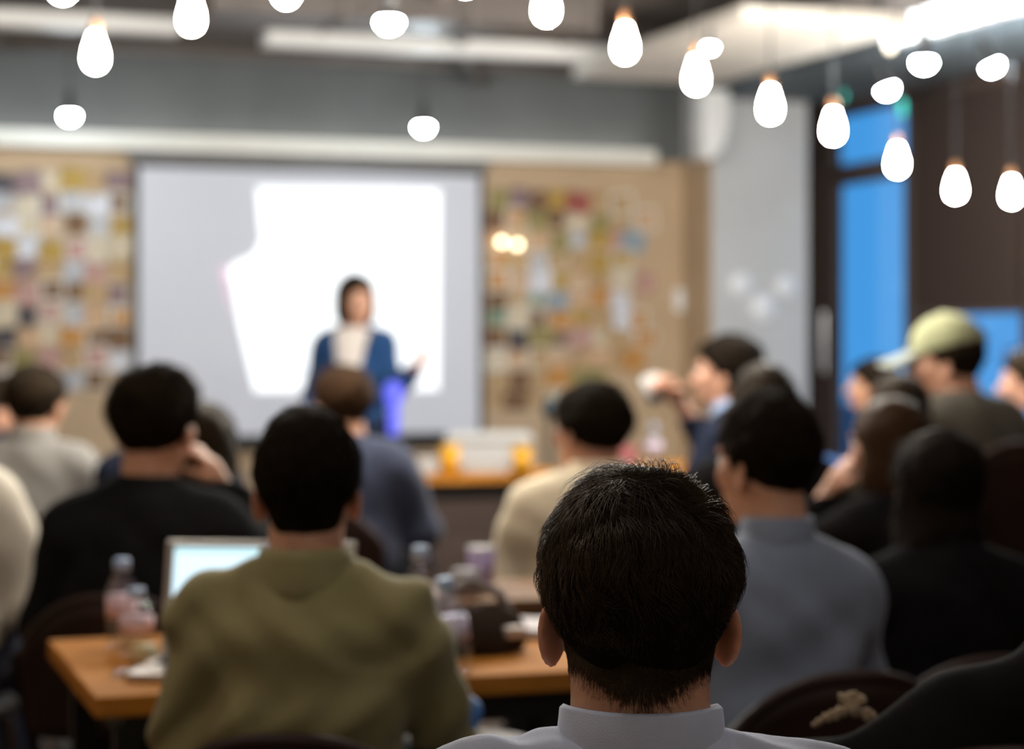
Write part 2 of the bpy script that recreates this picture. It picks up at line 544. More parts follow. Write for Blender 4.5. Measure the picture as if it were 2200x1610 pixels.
slide = [(552, 402), (560, 402), (945, 408), (942, 838), (548, 842), (540, 810), (514, 700), (497, 600), (482, 590), (500, 568), (545, 548), (562, 515), (556, 460)]
MB().prism([on_screen(*p) for p in reversed(slide)], -.003, -.001).build('slide_picture', mat('slide_white', (.4, .4, .4), .8, .1, .01, emit=(.93, .97, 1.0), estr=1.0), ps)
pink = [(472, 572), (498, 572), (492, 598), (505, 690), (488, 640)]
MB().prism([on_screen(*p) for p in reversed(pink)], -.003, -.001).build('slide_pink', mat('slide_pink', (.4, .36, .38), .8, .1, .01, emit=(1, .55, .78), estr=.42), ps)
band = [(548, 790), (690, 788), (690, 800), (551, 802)]
MB().prism([on_screen(*p) for p in reversed(band)], -.005, -.003).build('slide_band', mat('slide_band', (.4, .4, .41), .8, .1, .01, emit=(.80, .88, 1.0), estr=.72), ps)

# ================================================================== photo walls
random.seed(11)
PAL = [('white', (.72, .72, .78)), ('pale grey', (.50, .50, .54)), ('cream', (.66, .55, .40)), ('tan', (.50, .33, .17)),
       ('orange', (.55, .26, .07)), ('ochre', (.46, .29, .06)), ('brown', (.19, .10, .05)), ('dark', (.07, .06, .07)),
       ('pink', (.52, .30, .26)), ('olive', (.30, .25, .09)), ('green', (.20, .29, .21)), ('blue-grey', (.30, .36, .42)),
       ('peach', (.62, .40, .24)), ('mauve', (.26, .17, .18)), ('red', (.35, .09, .07))]
PM = {n: mat('print_' + n.replace(' ', '_').replace('-', '_'), tuple(q * .82 for q in c), .55, .3, .38, 14) for n, c in PAL}
m_border = mat('print_border', (.62, .58, .52), .6, .3, .04)
ORD = ['first', 'second', 'third', 'fourth', 'fifth', 'sixth', 'seventh', 'eighth', 'ninth', 'tenth', 'eleventh', 'twelfth', 'thirteenth']
def photo_wall(x0, x1, z0, z1, nc, nr, where, group, weights, ragged, skip=()):
    dx, dz = (x1 - x0) / nc, (z1 - z0) / nr
    for r in range(nr):
        for c in range(nc):
            if (c, r) in skip:
                continue
            name = random.choices([p[0] for p in PAL], weights)[0]
            sw_, sh = dx * random.uniform(.84, 1.22), dz * random.uniform(.84, 1.22)
            x = x0 + dx * (c + .5) + random.uniform(-.018, .018) + (ragged * math.sin(r * 2.1) if c == nc - 1 else 0)
            z = z1 - dz * (r + .5) + random.uniform(-.018, .018)
            dep = .002 + .0025 * ((c * 3 + r * 5) % 7)
            t = thing('photo_print', f'{name} print, {ORD[c]} from left, {ORD[r]} row, {where}', 'photo', (x, WALL_Y, z), 0, group)
            t.rotation_euler = (0, R(random.uniform(-9, 9)), 0)
            MB().span(-sw_ / 2, sw_ / 2, -dep - .002, -dep, -sh / 2, sh / 2).build('paper', m_border if random.random() < .35 else PM[name], t)
            f = random.uniform(.72, .86)
            MB().span(-sw_ / 2 * f, sw_ / 2 * f, -dep - .0028, -dep - .002, -sh / 2 * f, sh / 2 * f).build('picture', PM[name], t)
photo_wall(.86, 1.79, 1.02, 2.30, 7, 10, 'photo wall left of screen', 'photos left of the screen',
           [10, 8, 8, 10, 7, 9, 10, 6, 7, 6, 3, 6, 7, 6, .6], 0.0)
photo_wall(3.97, 5.06, .90, 2.26, 8, 11, 'photo wall right of screen', 'photos right of the screen',
           [4, 5, 8, 18, 8, 12, 10, 1, 6, 8, 1, 2, 10, 4, .3], .05,
           skip=((7, 0), (7, 3), (7, 5), (6, 9), (7, 9), (7, 10), (6, 10), (5, 10)))
# reflected lamp glare on the right photo wall, imitated by two emissive balls
for (px, py, lab) in ((1078, 520, 'warm glare spot on the photo wall, nearer the screen, built as a ball'), (1112, 526, 'warm glare spot on the photo wall, farther from the screen, built as a ball')):
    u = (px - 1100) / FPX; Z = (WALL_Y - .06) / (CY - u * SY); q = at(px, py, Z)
    t = thing('glare_ball', lab, 'lamp', (q.x, q.y, q.z), 0, 'glare spots on the photo wall')
    MB().ell((0, 0, 0), (.02, .02, .02), 12, 8).build('glass', mat('glare_glow', (1, .9, .7), emit=(1, .80, .50), estr=7), t, True)
    MB().tube([(0, .015, 0), (0, .06, 0)], .008, 8).build('socket', m_black, t)  # stem added behind the glare ball

# ================================================================== hanging bulbs
pear = [(0, 0), (.012, .002), (.024, .010), (.031, .024), (.0325, .040), (.030, .058), (.024, .080), (.017, .100), (.0135, .112), (.013, .118)]
pear = [(r * 1.0, z * 1.0) for r, z in pear]
pear_me = MB().lathe(pear, seg=20).mesh('glass', True)
cap_me = MB().lathe([(0, .112), (.0155, .112), (.0165, .120), (.0165, .150), (.010, .160), (.004, .166), (0, .166)], seg=14).mesh('socket', True)
m_pear = mat('warm_bulb_glow', (1, .95, .8), emit=(1, .94, .82), estr=BULB)
m_copper = mat('copper_cap', (.55, .27, .13), .35, .5, .1, metal=.8)
dome = [(0, 0), (.012, .001), (.022, .005), (.031, .013), (.037, .023), (.039, .031), (.036, .036)]
dome_me = MB().lathe(dome, seg=20).mesh('dome', True)
neck_me = MB().lathe([(.036, .036), (.034, .042), (.024, .075), (.017, .088), (.020, .090), (.020, .150), (.012, .165), (.004, .170), (0, .170)], seg=16).mesh('socket', True)
m_led = mat('cool_led_glow', (.95, .98, 1), emit=(.80, .93, 1.0), estr=LED)
def cord(t, z0, z1):
    MB().tube([(0, 0, z0), (0, 0, z1)], .0035, 6).build('cord', m_black, t)
    MB().lathe([(0, z1 - .025), (.03, z1 - .025), (.035, z1), (0, z1)], seg=14).build('ceiling_rose', m_black, t, True)
PEARS = [(205, 168, 6.5, 'pear bulb hanging farthest left, above a cool bulb'),
         (411, 86, 6.3, 'pear bulb hanging second from the left'),
         (615, 28, 6.15, 'pear bulb hanging third from the left, cut by the picture top'),
         (1000, 4, 6.35, 'pear bulb almost hidden by the picture top above the screen'),
         (1174, 66, 6.6, 'pear bulb hanging above the right edge of the screen'),
         (1343, 146, 6.9, 'pear bulb hanging before the right end of the long cable tray'),
         (1496, 213, 7.2, 'pear bulb overlapped by a small cool bulb left of the pillar'),
         (1655, 275, 7.6, 'pear bulb hanging in front of the pillar top'),
         (1790, 321, 8.0, 'pear bulb hanging in front of the blue transom'),
         (1928, 392, 8.6, 'pear bulb hanging by the top corner of the blue door glass'),
         (2053, 447, 9.1, 'pear bulb hanging before the brown blind, the lower one'),
         (2173, 458, 9.5, 'pear bulb hanging at the right picture edge')]
for (px, pb, Z, lab) in PEARS:
    blur = FPX * .0189 * (1 / 1.74 - 1 / Z) / 2
    q = at(px, pb - blur, Z)
    t = thing('pendant_bulb', 'warm glowing ' + lab, 'lamp', (q.x, q.y, q.z), 0, 'pear bulbs on cords')
    link('glass', pear_me, m_pear, t); link('socket', cap_me, m_copper, t)
    cord(t, .165, CEIL - q.z)
LEDS = [(150, 281, 11.0, (0, 0), 'cool white LED bulb hanging before the upper wall at far left'),
        (910, 305, 11.3, (0, 0), 'cool white LED bulb hanging above the screen'),
        (836, 84, 7.0, (0, 0), 'cool white LED bulb hanging before the left end of the long tray'),
        (135, 18, 7.2, (0, 0), 'cool white LED bulb cut by the picture top at far left'),
        (1525, 129, 8.4, (0, 0), 'small cool LED bulb overlapping a pear bulb left of the pillar'),
        (1985, 169, 8.2, (0, 0), 'wide cool LED bulb hanging under the lit beam panels'),
        (2138, 174, 9.6, (0, -25), 'tilted cool LED bulb near the right picture edge'),
        (1911, 224, 10.2, (0, -20), 'small cool LED bulb hanging beside the larger green sign')]
for (px, pb, Z, tilt, lab) in LEDS:
    blur = FPX * .0189 * (1 / 1.74 - 1 / Z) / 2
    q = at(px, pb - blur, Z)
    t = thing('led_bulb', lab, 'lamp', (q.x, q.y, q.z), 0, 'cool LED bulbs on cords')
    rot = (R(tilt[0]), R(tilt[1]), -YAW)
    sc = .55 if px == 1525 else 1.0
    t.scale = (sc, sc, sc)
    link('dome', dome_me, m_led, t, None, rot); link('socket', neck_me, m_black, t, None, rot)
    top = Euler(rot).to_matrix() @ Vector((0, 0, .165))
    ztop = ((2.82 if (q.x > 5.3) else CEIL) - q.z) / sc
    MB().tube([tuple(top), (top.x, top.y, ztop)], .0035, 6).build('cord', m_black, t)
    MB().lathe([(0, ztop - .025), (.03, ztop - .025), (.035, ztop), (0, ztop)], (top.x, top.y, 0), 14).build('ceiling_rose', m_black, t, True)
q = at(1912, 112, 9.0)
t = thing('pendant_bulb', 'dim cream bulb hanging at the right end of the ceiling panel', 'lamp', (q.x, q.y, q.z), 0, 'pear bulbs on cords')
MB().lathe([(r * .6, z * .6) for r, z in pear], seg=16).build('glass', mat('dim_bulb_glow', (.9, .85, .7), emit=(1, .88, .66), estr=1.6), t, True)
MB().tube([(0, 0, .066), (0, 0, .09)], .008, 8).build('socket', m_copper, t)
cord(t, .09, CEIL - q.z)

# ================================================================== PEOPLE
skin = mat('skin', (.56, .30, .19), .5, .35, .10, 30, sss=.6)
skin_b = mat('skin_rosy', (.58, .31, .21), .5, .35, .10, 30, sss=.25)
m_eye = mat('eye_white', (.75, .74, .72), .2, .5, .02)
m_iris = mat('eye_iris', (.02, .012, .008), .2, .5, .05)
m_hair = mat('black_brown_hair', (.042, .029, .018), .42, .5, .35, 40, hairlike=True)
m_hairc = mat('matte_dark_hair', (.018, .0125, .008), .6, .16, .35, 40, hairlike=True)
m_under = mat('hair_underlayer', (.012, .008, .005), .95, .02, .3, 40)
m_hair2 = mat('dark_brown_hair', (.034, .017, .009), .6, .2, .35, 40, hairlike=True)
m_hair3 = mat('black_hair', (.010, .0075, .006), .7, .08, .3, 40, hairlike=True)

def head_sdf(p, fem=False):
    X = np.abs(p[0])
    q = (X, p[1], p[2])
    d = ell(p, (0, -.012, .018), (.0765, .098, .088))
    d = smin(d, ell(p, (0, .034, -.045), (.057 if not fem else .053, .062, .074)), .03)
    d = smin(d, ell(p, (0, .077, -.100), (.027, .020, .020)), .03)
    d = smin(d, ell(q, (.040, .068, -.032), (.020, .020, .018)), .03)           # cheekbones
    d = smin(d, ell(q, (.026, .088, .016), (.026, .010, .008)), .02)            # brow
    d = smax(d, -ell(q, (.031, .104, -.006), (.017, .014, .011)), .015)         # eye sockets
    d = smin(d, caps(p, (0, .094, .0), (0, .116, -.040), .007, .0125), .012)    # nose
    d = smin(d, ell(q, (.010, .104, -.045), (.008, .008, .006)), .008)          # nostrils
    d = smin(d, ell(p, (0, .096, -.068), (.023, .009, .0055)), .006)            # lips
    d = smin(d, ell(p, (0, .094, -.078), (.020, .009, .0055)), .006)
    nk = caps(p, (0, -.018, -.05), (0, -.045, -.22), .064 if not fem else .050, .071 if not fem else .056)
    d = smin(d, nk, .035)
    # ear: flat shell leaning outwards with a hollow
    ex = X - .083 + (p[1] + .004) * .50
    e = (ex, p[1] + .006, p[2] + .036 + (p[1] + .006) * .15)
    ear = ell(e, (0, 0, 0), (.0085, .0195, .032))
    ear = smax(ear, -ell(e, (.010, .004, .004), (.009, .011, .020)), .005)
    return smin(d, ear, .008)

HEAD = nets(lambda p: head_sdf(p), (-.105, -.13, -.23), (.105, .13, .12), .0042)
HEADF = nets(lambda p: head_sdf(p, True), (-.105, -.13, -.23), (.105, .13, .12), .006)
HEADC = nets(lambda p: head_sdf(p), (-.105, -.13, -.23), (.105, .13, .12), .006)

def wob(p, f, a, s=0.0):
    return a * (np.sin(f * p[0] + 1.7 * np.sin(f * .7 * p[1] + s) + s) * np.sin(f * 1.13 * p[2] + 1.3 * np.sin(f * .8 * p[0] + 2 * s) + 1.1) + .5 * np.sin(f * 2.1 * p[1] + 1.9 * np.sin(f * 1.3 * p[2] + s)))

def hair_short(p, v=.012, nape=-.034, s=0.0, fringe=.09):
    X = np.abs(p[0]); q = (X, p[1], p[2])
    d = ell(p, (0, -.018, .026), (.0795 + v, .101 + v, .088 + v))
    d = smin(d, ell(p, (0, -.050, nape), (.060, .044, .058)), .03)
    d = smin(d, ell(q, (.045, -.025, .018), (.035 + v, .075, .052)), .02)
    d = smax(d, p[1] - (.022 + np.clip((p[2] - .005) / .07, 0, 1) * fringe), .012)
    d = smax(d, -ell(q, (.100, .012, -.045), (.027, .036, .040)), .01)
    return d + wob(p, 55, .0018, s)

def hair_long(p, v=.016, low=-.24, s=0.0):
    X = np.abs(p[0]); q = (X, p[1], p[2])
    d = ell(p, (0, -.018, .024), (.080 + v, .100 + v, .088 + v))
    zc = (low - .02) / 2
    d = smin(d, ell(p, (0, -.045, zc), (.098, .068, (.0 - low) / 2 + .06)), .03)
    d = smin(d, ell(q, (.078, -.005, zc * .9), (.028, .040, (.0 - low) / 2 + .03)), .02)
    d = smax(d, p[1] - (.035 + np.clip((p[2] - .0) / .075, 0, 1) * .075), .012)
    d = smax(d, -ell(p, (0, .085, -.05), (.066, .075, .085)), .01)
    return d + wob(p, 45, .0022, s)

def hair_bob(p, s=0.0):
    return hair_long(p, .018, -.125, s)

def vnormals(V, F):
    n = np.cross(V[F[:, 2]] - V[F[:, 0]], V[F[:, 3]] - V[F[:, 1]])
    N = np.zeros_like(V)
    for k in range(4):
        np.add.at(N, F[:, k], n)
    return N / (np.linalg.norm(N, axis=1, keepdims=True) + 1e-9)

def lownoise(P, f, s):
    r = np.random.RandomState(s); o = np.zeros((len(P), 3))
    for k in range(5):
        a = r.normal(size=(3, 3)) * f * (1 + .5 * k); ph = r.uniform(0, 6.28, 3)
        o += np.sin(P @ a.T + ph) / (1 + .6 * k)
    return o

def strands(V, F, count, seed, lmax, lmin, width, whorl, segs=4, swirl=.35, lift0=.30, zl=(-.07, .03), down=.35, tuft=None, sink=.003, clump=1.0, dens=None):
    r = np.random.RandomState(seed)
    N = vnormals(V, F)
    i = r.randint(0, len(F), count)
    u_, v_ = r.rand(count), r.rand(count)
    w = np.stack([(1 - u_) * (1 - v_), u_ * (1 - v_), u_ * v_, (1 - u_) * v_], 1)
    P = sum(V[F[i, k]] * w[:, k:k + 1] for k in range(4))
    n = sum(N[F[i, k]] * w[:, k:k + 1] for k in range(4)); n /= np.linalg.norm(n, axis=1, keepdims=True) + 1e-9
    if dens is not None:
        k_ = r.rand(count) < dens(P)
        P, n = P[k_], n[k_]; count = len(P)
    P = P - n * sink
    g = P - np.array(whorl)
    dist = np.linalg.norm(g, axis=1, keepdims=True)
    g = g / (dist + 1e-6)
    g[:, 2] -= down
    g += lownoise(P, 22, seed) * .16 * clump + lownoise(P, 75, seed + 1) * .13 * clump + r.normal(size=P.shape) * .07
    g += r.normal(size=P.shape) * 1.4 * np.exp(-(dist / .018) ** 2)
    g = g - n * (g * n).sum(1, keepdims=True)
    g /= np.linalg.norm(g, axis=1, keepdims=True) + 1e-9
    sw = np.cross(n, g) * np.exp(-dist / .05) * swirl * 2
    g = g + sw; g /= np.linalg.norm(g, axis=1, keepdims=True) + 1e-9
    t = np.clip((P[:, 2:3] - zl[0]) / (zl[1] - zl[0]), 0, 1)
    L = (lmin + (lmax - lmin) * t) * r.uniform(.6, 1.15, (count, 1))
    lift = lift0 * (.6 + .8 * r.rand(count, 1)) * np.clip(1 + .8 * lownoise(P, 30, seed + 2)[:, :1], .2, 2.2)
    if tuft is not None:
        td = np.exp(-(np.linalg.norm(P - np.array(tuft[0]), axis=1, keepdims=True) / tuft[1]) ** 2)
        lift = lift + td * tuft[2] * r.rand(count, 1); L = L * (1 + .25 * td)
    pts = [P]; step = L / segs
    d = g + n * lift; d /= np.linalg.norm(d, axis=1, keepdims=True)
    bend = lownoise(P, 60, seed + 3) * .10
    for k in range(segs):
        pts.append(pts[-1] + d * step)
        d = d - n * (lift * .42) + bend * .5 + np.array([0, 0, -.05])
        d /= np.linalg.norm(d, axis=1, keepdims=True)
    side = np.cross(n, g); up = n
    VV = []
    for k, p in enumerate(pts):
        wk = width * (1.0, 1.0, .85, .6, .15)[min(k, 4)] if segs == 4 else width * (1 - k / (segs + .3))
        for a in (0, 2.094, 4.189):
            VV.append(p + (side * math.cos(a) + up * math.sin(a)) * wk)
    VV = np.stack(VV, 1).reshape(-1, 3)
    m = (segs + 1) * 3
    fq = []
    for k in range(segs):
        for a in range(3):
            b_ = (a + 1) % 3
            fq.append((k * 3 + a, k * 3 + b_, k * 3 + 3 + b_, k * 3 + 3 + a))
    fq = np.array(fq)
    FF = (np.arange(count)[:, None, None] * m + fq[None]).reshape(-1, 4)
    return VV, FF

HB = ((-.13, -.16, -.13), (.13, .14, .16))
HBL = ((-.14, -.17, -.34), (.14, .14, .16))
_h = {}
def hair_mesh(kind):
    if kind in _h:
        return _h[kind]
    if kind == 'hero':
        V, F = nets(lambda p: hair_short(p, .009, -.020, .4), *HB, .004)
        nbase = len(F)
        a = strands(V, F, 26000, 3, .032, .006, .00034, (-.012, -.055, .118), zl=(-.06, .09), lift0=.40, clump=2.4, tuft=((-.022, .0, .118), .030, .9))
        b_ = strands(V, F, 7000, 8, .042, .006, .00028, (-.012, -.055, .118), zl=(-.05, .09), lift0=.6, clump=3.0, tuft=((-.022, .0, .118), .030, 1.3))
        hv, hf = HEAD
        cen = hv[hf].mean(1)
        keep = (cen[:, 1] < -.012) & (np.abs(cen[:, 0]) < .078) & (cen[:, 2] < -.01) & (cen[:, 2] > -.135)
        fade = lambda P: np.clip((P[:, 2] + .097 + .017 * np.cos(P[:, 0] * 45)) / .040, 0, 1) ** 1.6
        c_ = strands(hv, hf[keep], 110000, 21, .006, .0045, .00010, (-.012, -.055, .118), lift0=.35, down=.8, sink=.0001, dens=fade, clump=.15, segs=2)
        k2 = (cen[:, 1] < -.005) & (np.abs(cen[:, 0]) < .0665) & (cen[:, 2] < -.015) & (cen[:, 2] > -.10)
        rim = lambda P: np.clip((P[:, 2] + .080 + .015 * np.cos(P[:, 0] * 45)) / .03, 0, 1)
        d_ = strands(hv, hf[k2], 30000, 33, .014, .010, .00026, (-.012, -.055, .118), lift0=.65, down=.8, sink=.0, dens=rim, clump=.5)
        V, F = join((V, F), a, b_, c_, d_)
    elif kind == 'short_a':
        V, F = nets(lambda p: hair_short(p, .011, -.050, 1.4), *HB, .006)
        nbase = len(F)
        V, F = join((V, F), strands(V, F, 3200, 5, .032, .008, .0007, (.01, -.05, .115)))
    elif kind == 'short_b':
        V, F = nets(lambda p: hair_short(p, .015, -.025, 2.2), *HB, .006)
        nbase = len(F)
        V, F = join((V, F), strands(V, F, 2600, 15, .036, .008, .0007, (-.01, -.04, .115), lift0=.5))
    elif kind == 'short_c':
        V, F = nets(lambda p: hair_short(p, .018, -.040, 3.0), *HB, .008)
        V, F = join((V, F), strands(V, F, 900, 6, .034, .010, .0012, (.0, -.03, .12)))
    elif kind == 'jaw_bob':
        V, F = nets(lambda p: hair_long(p, .020, -.085, 1.9), *HBL, .008)
    elif kind == 'long':
        V, F = nets(lambda p: hair_long(p, .014, -.26, .7), *HBL, .008)
        V, F = join((V, F), strands(V, F, 2400, 7, .07, .05, .0009, (0, .03, .12), lift0=.08, down=1.4))
    else:
        V, F = nets(lambda p: hair_bob(p, 1.2), *HBL, .008)
        V, F = join((V, F), strands(V, F, 900, 9, .05, .04, .0012, (0, .03, .12), lift0=.06, down=1.2))
    me = np_mesh('hair', V, F)
    if kind in ('hero', 'short_a', 'short_b'):
        me.materials.append(m_hairc); me.materials.append(m_under)
        idx = np.zeros(len(F), np.int32); idx[:nbase] = 1
        me.polygons.foreach_set('material_index', idx)
    _h[kind] = me
    return _h[kind]

def hand_sdf(p, curl):
    d = ell(p, (0, .047, 0), (.041, .052, .015))
    d = smin(d, caps(p, (0, -.03, 0), (0, .03, 0), .025, .027), .02)
    for k, (bx, L) in enumerate(((-.030, .062), (-.010, .075), (.010, .080), (.029, .070))):
        y0, z0 = .088 - .010 * abs(k - 1.6) * .6, 0.0
        a = np.array((bx, y0, z0)); ang = -.15 - curl * .5; q = [a]
        for s in range(3):
            dd = np.array((bx * .6, math.cos(ang), math.sin(ang)))
            q.append(q[-1] + dd * L * (.42, .32, .26)[s]); ang -= curl * .75 + .12
        f = caps(p, q[0], q[1], .0095, .0088)
        f = np.minimum(f, caps(p, q[1], q[2], .0088, .008)); f = np.minimum(f, caps(p, q[2], q[3], .008, .007))
        d = smin(d, f, .006)
    th = caps(p, (.026, .012, -.004), (.054, .044, -.014), .014, .011)
    th = np.minimum(th, caps(p, (.054, .044, -.014), (.062 - .02 * curl, .074, -.022 - .02 * curl), .011, .008))
    return smin(d, th, .010)
HANDS = {c: nets(lambda p: hand_sdf(p, c), (-.07, -.06, -.12), (.09, .19, .04), .0048) for c in (.35, 1.0)}

def hand_at(wrist, toward, curl, mirror, palm=(0, 0, -1)):
    """hand mesh with its wrist at wrist, fingers pointing along toward, palm facing palm"""
    y = Vector(toward).normalized(); z = -Vector(palm); z = (z - y * z.dot(y)).normalized(); x = y.cross(z)
    M = Matrix(((x.x, y.x, z.x, wrist[0]), (x.y, y.y, z.y, wrist[1]), (x.z, y.z, z.z, wrist[2]), (0, 0, 0, 1)))
    V, F = HANDS[curl]
    if mirror:
        V = V * np.array((-1, 1, 1)); F = F[:, ::-1]
    return xf(V, M), F

SITP = dict(pelvis=.55, chest=(0, .01, .80), sh=.932, neck=1.02, head=(0, .055, 1.16),
            hip=(.09, .02, .545), knee=(.115, .44, .53), ankle=(.115, .42, .09))
STANDP = dict(pelvis=.90, chest=(0, .0, 1.15), sh=1.295, neck=1.38, head=(0, .03, 1.52),
              hip=(.085, .0, .86), knee=(.09, .015, .47), ankle=(.09, -.01, .09))
ARMS = {
    'table': (((-.235, .10, .70), (-.14, .35, .765)), ((.235, .10, .70), (.14, .35, .765))),
    'lap': (((-.25, .03, .69), (-.11, .27, .655)), ((.25, .03, .69), (.11, .27, .655))),
    'olive': (((-.215, .02, .66), (-.14, .31, .775)), ((.255, .10, .70), (.18, .35, .775))),
    'cheek': (((-.26, .10, .70), (-.15, .35, .765)), ((.27, .22, .79), (.135, .13, 1.02))),
    'cheekl': (((-.26, .24, .79), (-.12, .17, 1.03)), ((.26, .10, .70), (.15, .35, .765))),
    'drink': (((-.26, .10, .70), (-.15, .35, .765)), ((.24, .20, .86), (.06, .27, 1.06))),
    'present': (((-.20, .03, 1.06), (-.35, .13, 1.17)), ((.22, -.02, 1.05), (.17, .14, .98))),
}
def torso(p, S, k=.0, slim=1.0):
    X = np.abs(p[0]); q = (X, p[1], p[2]); dz = S['sh'] - .945
    cy = S['chest'][1]
    d = ell(p, (0, 0, S['pelvis'] + .05), (.165 * slim, .125, .16))
    d = smin(d, ell(p, (0, cy, S['chest'][2]), (.168 * slim, .115, .22)), .06)
    d = smin(d, caps(q, (0, cy, S['sh'] + .0), (.145 * slim, cy, S['sh']), .060, .055), .05)
    d = smin(d, caps(q, (0, cy + .005, S['neck'] - .040), (.12 * slim, cy, S['sh'] + .010), .050, .048), .04)
    return d - k
def arms(p, S, A, k=0.0, slim=1.0, cuff=1.0):
    d = None
    for s, (e, w_) in zip((-1, 1), A):
        a = (s * .172 * slim, S['chest'][1], S['sh'] - .008)
        w2 = tuple(e[i] + (w_[i] - e[i]) * cuff for i in range(3))
        u = smin(caps(p, a, e, .055 + k, .044 + k), caps(p, e, w2, .043 + k, .031 + k), .02)
        d = u if d is None else np.minimum(d, u)
    return d
def legs(p, S, k=0.0):
    X = np.abs(p[0]); q = (X, p[1], p[2])
    d = smin(caps(q, S['hip'], S['knee'], .084 + k, .060 + k), caps(q, S['knee'], S['ankle'], .058 + k, .044 + k), .03)
    return smin(d, ell(p, (0, 0, S['pelvis'] + .02), (.165 + k, .125 + k, .12 + k)), .05)

PEOPLE_N = [0]
shoe_me = MB().ell((0, .05, .045), (.045, .13, .045), 14, 8).mesh('shoe', True)
eye_me = MB().ell((0, 0, 0), (.0115, .0115, .0115), 12, 8).mesh('eye', True)
iris_me = MB().ell((0, .0085, 0), (.0055, .0045, .0055), 10, 6).mesh('iris', True)
_cloth = {}
def folds(style):
    if style == 'olive':
        return lambda p: (.020 * (np.abs(np.sin(15 * (p[2] + .45 * p[0]) + 1.3 * np.sin(9 * p[0] + 1) + 2.5 * np.sin(5 * p[2]))) ** .6 - .6) * np.clip((1.0 - p[2]) / .25, 0, 1)
                          + .007 * np.sin(46 * (p[2] - .6 * p[0]) + 3 * np.sin(11 * p[0])) + .003 * np.sin(60 * p[0] + 4 * np.sin(20 * p[2])))
    if style == 'shirt':
        return lambda p: (.011 * np.sin(34 * (p[2] - .30 * p[0]) + 2.2 * np.sin(8 * p[0] + 2) + 3 * np.sin(6 * p[2])) * np.clip((.93 - p[2]) / .2, 0, 1)
                          + .0022 * np.sin(50 * (p[0] + .4 * p[2]) + 3 * np.sin(14 * p[2])))
    if style == 'hero':
        return lambda p: (.0045 * np.sin(70 * p[0] + 22 * p[1] + 4 * np.sin(18 * p[0] + 1.0)) * np.clip((np.abs(p[0]) - .07) / .05, 0, 1)
                          + .002 * np.sin(120 * p[1] + 50 * p[0]))
    return lambda p: .0035 * np.sin(30 * (p[2] + .3 * p[0]) + 2.5 * np.sin(9 * p[0])) + .002 * np.sin(45 * p[0] + 4 * np.sin(14 * p[2]))

def top_mesh(stand, arm, style, thick, vox, slim, hem, cuff, shrug=0.0):
    key = ('top', stand, arm, style, thick, vox, slim, hem, cuff, shrug)
    if key not in _cloth:
        S = dict(STANDP if stand else SITP); S['sh'] += shrug; A = ARMS[arm]; fo = folds(style)
        def f(p):
            d = smin(torso(p, S, thick, slim), arms(p, S, A, thick, slim, cuff), .035)
            d = smax(d + fo(p), (S['pelvis'] - hem) - p[2], .01)
            return smax(d, p[2] - (S['neck'] + .028 - .25 * (p[1] - .0)), .008)
        _cloth[key] = np_mesh('top', *nets(f, (-.47, -.20, S['pelvis'] - hem - .03), (.47, .46, S['neck'] + .12), vox))
    return _cloth[key]
def bottom_mesh(stand, skirt=False):
    key = ('bottom', stand, skirt)
    if key not in _cloth:
        S = STANDP if stand else SITP
        if skirt:
            f = lambda p: smax(smin(legs(p, S, .016), ell(p, (0, 0, .70), (.175, .125, .30)), .05), .45 - p[2], .01)
        else:
            f = lambda p: smax(legs(p, S, .014), .075 - p[2], .01)
        g = lambda p: smax(f(p), p[2] - (S['pelvis'] + .06), .01)
        _cloth[key] = np_mesh('trousers', *nets(g, (-.26, -.18, .03), (.26, .56, S['pelvis'] + .12), .016))
    return _cloth[key]
_bod = {}
def body_parts(stand, arm, slim):
    key = (stand, arm, slim)
    if key not in _bod:
        S = STANDP if stand else SITP; A = ARMS[arm]
        f = lambda p: smin(smin(torso(p, S, -.012, slim), arms(p, S, A, -.004, slim), .03), legs(p, S, -.008), .04)
        _bod[key] = nets(f, (-.44, -.18, .03), (.44, .52, S['neck'] + .08), .016)
    return _bod[key]

def collar_mesh(S, kind, up=0.0):
    """stand-up or folded collar: a thick band around the neck, open at the throat"""
    hx, hy, hz = S['head']
    cx, cy, zb = 0, hy - .032, S['neck'] - .030 + up
    rows = {'shirt': ((.0700, .045), (.0707, .060), (.0727, .0665), (.0765, .063), (.0805, .034), (.0835, .010), (.081, .002)),
            'jacket': ((.074, .035), (.076, .046), (.080, .048), (.086, .032), (.093, -.004), (.095, -.022), (.091, -.026))}[kind]
    n = 44; V = []; F = []
    for i in range(n + 1):
        a = R(-90) + R(170) * (2 * i / n - 1)
        back = (1 - math.sin(a)) / 2
        for r, z in rows:
            zz = zb + (.010 if kind == 'shirt' and z > .04 else 0) + z * (1.0 if kind == 'shirt' else 1.1) - .034 * (1 - back) ** 3 * (1.0 if z > .0 else .6)
            V.append((cx + r * math.cos(a), cy + r * 1.02 * math.sin(a) - (.004 if back > .5 else 0), zz))
    k = len(rows)
    for i in range(n):
        for j in range(k):
            j2 = (j + 1) % k
            F.append((i * k + j, (i + 1) * k + j, (i + 1) * k + j2, i * k + j2))
    me = bpy.data.meshes.new('collar'); me.from_pydata(V, [], F); me.update()
    me.polygons.foreach_set('use_smooth', [True] * len(me.polygons))
    return me

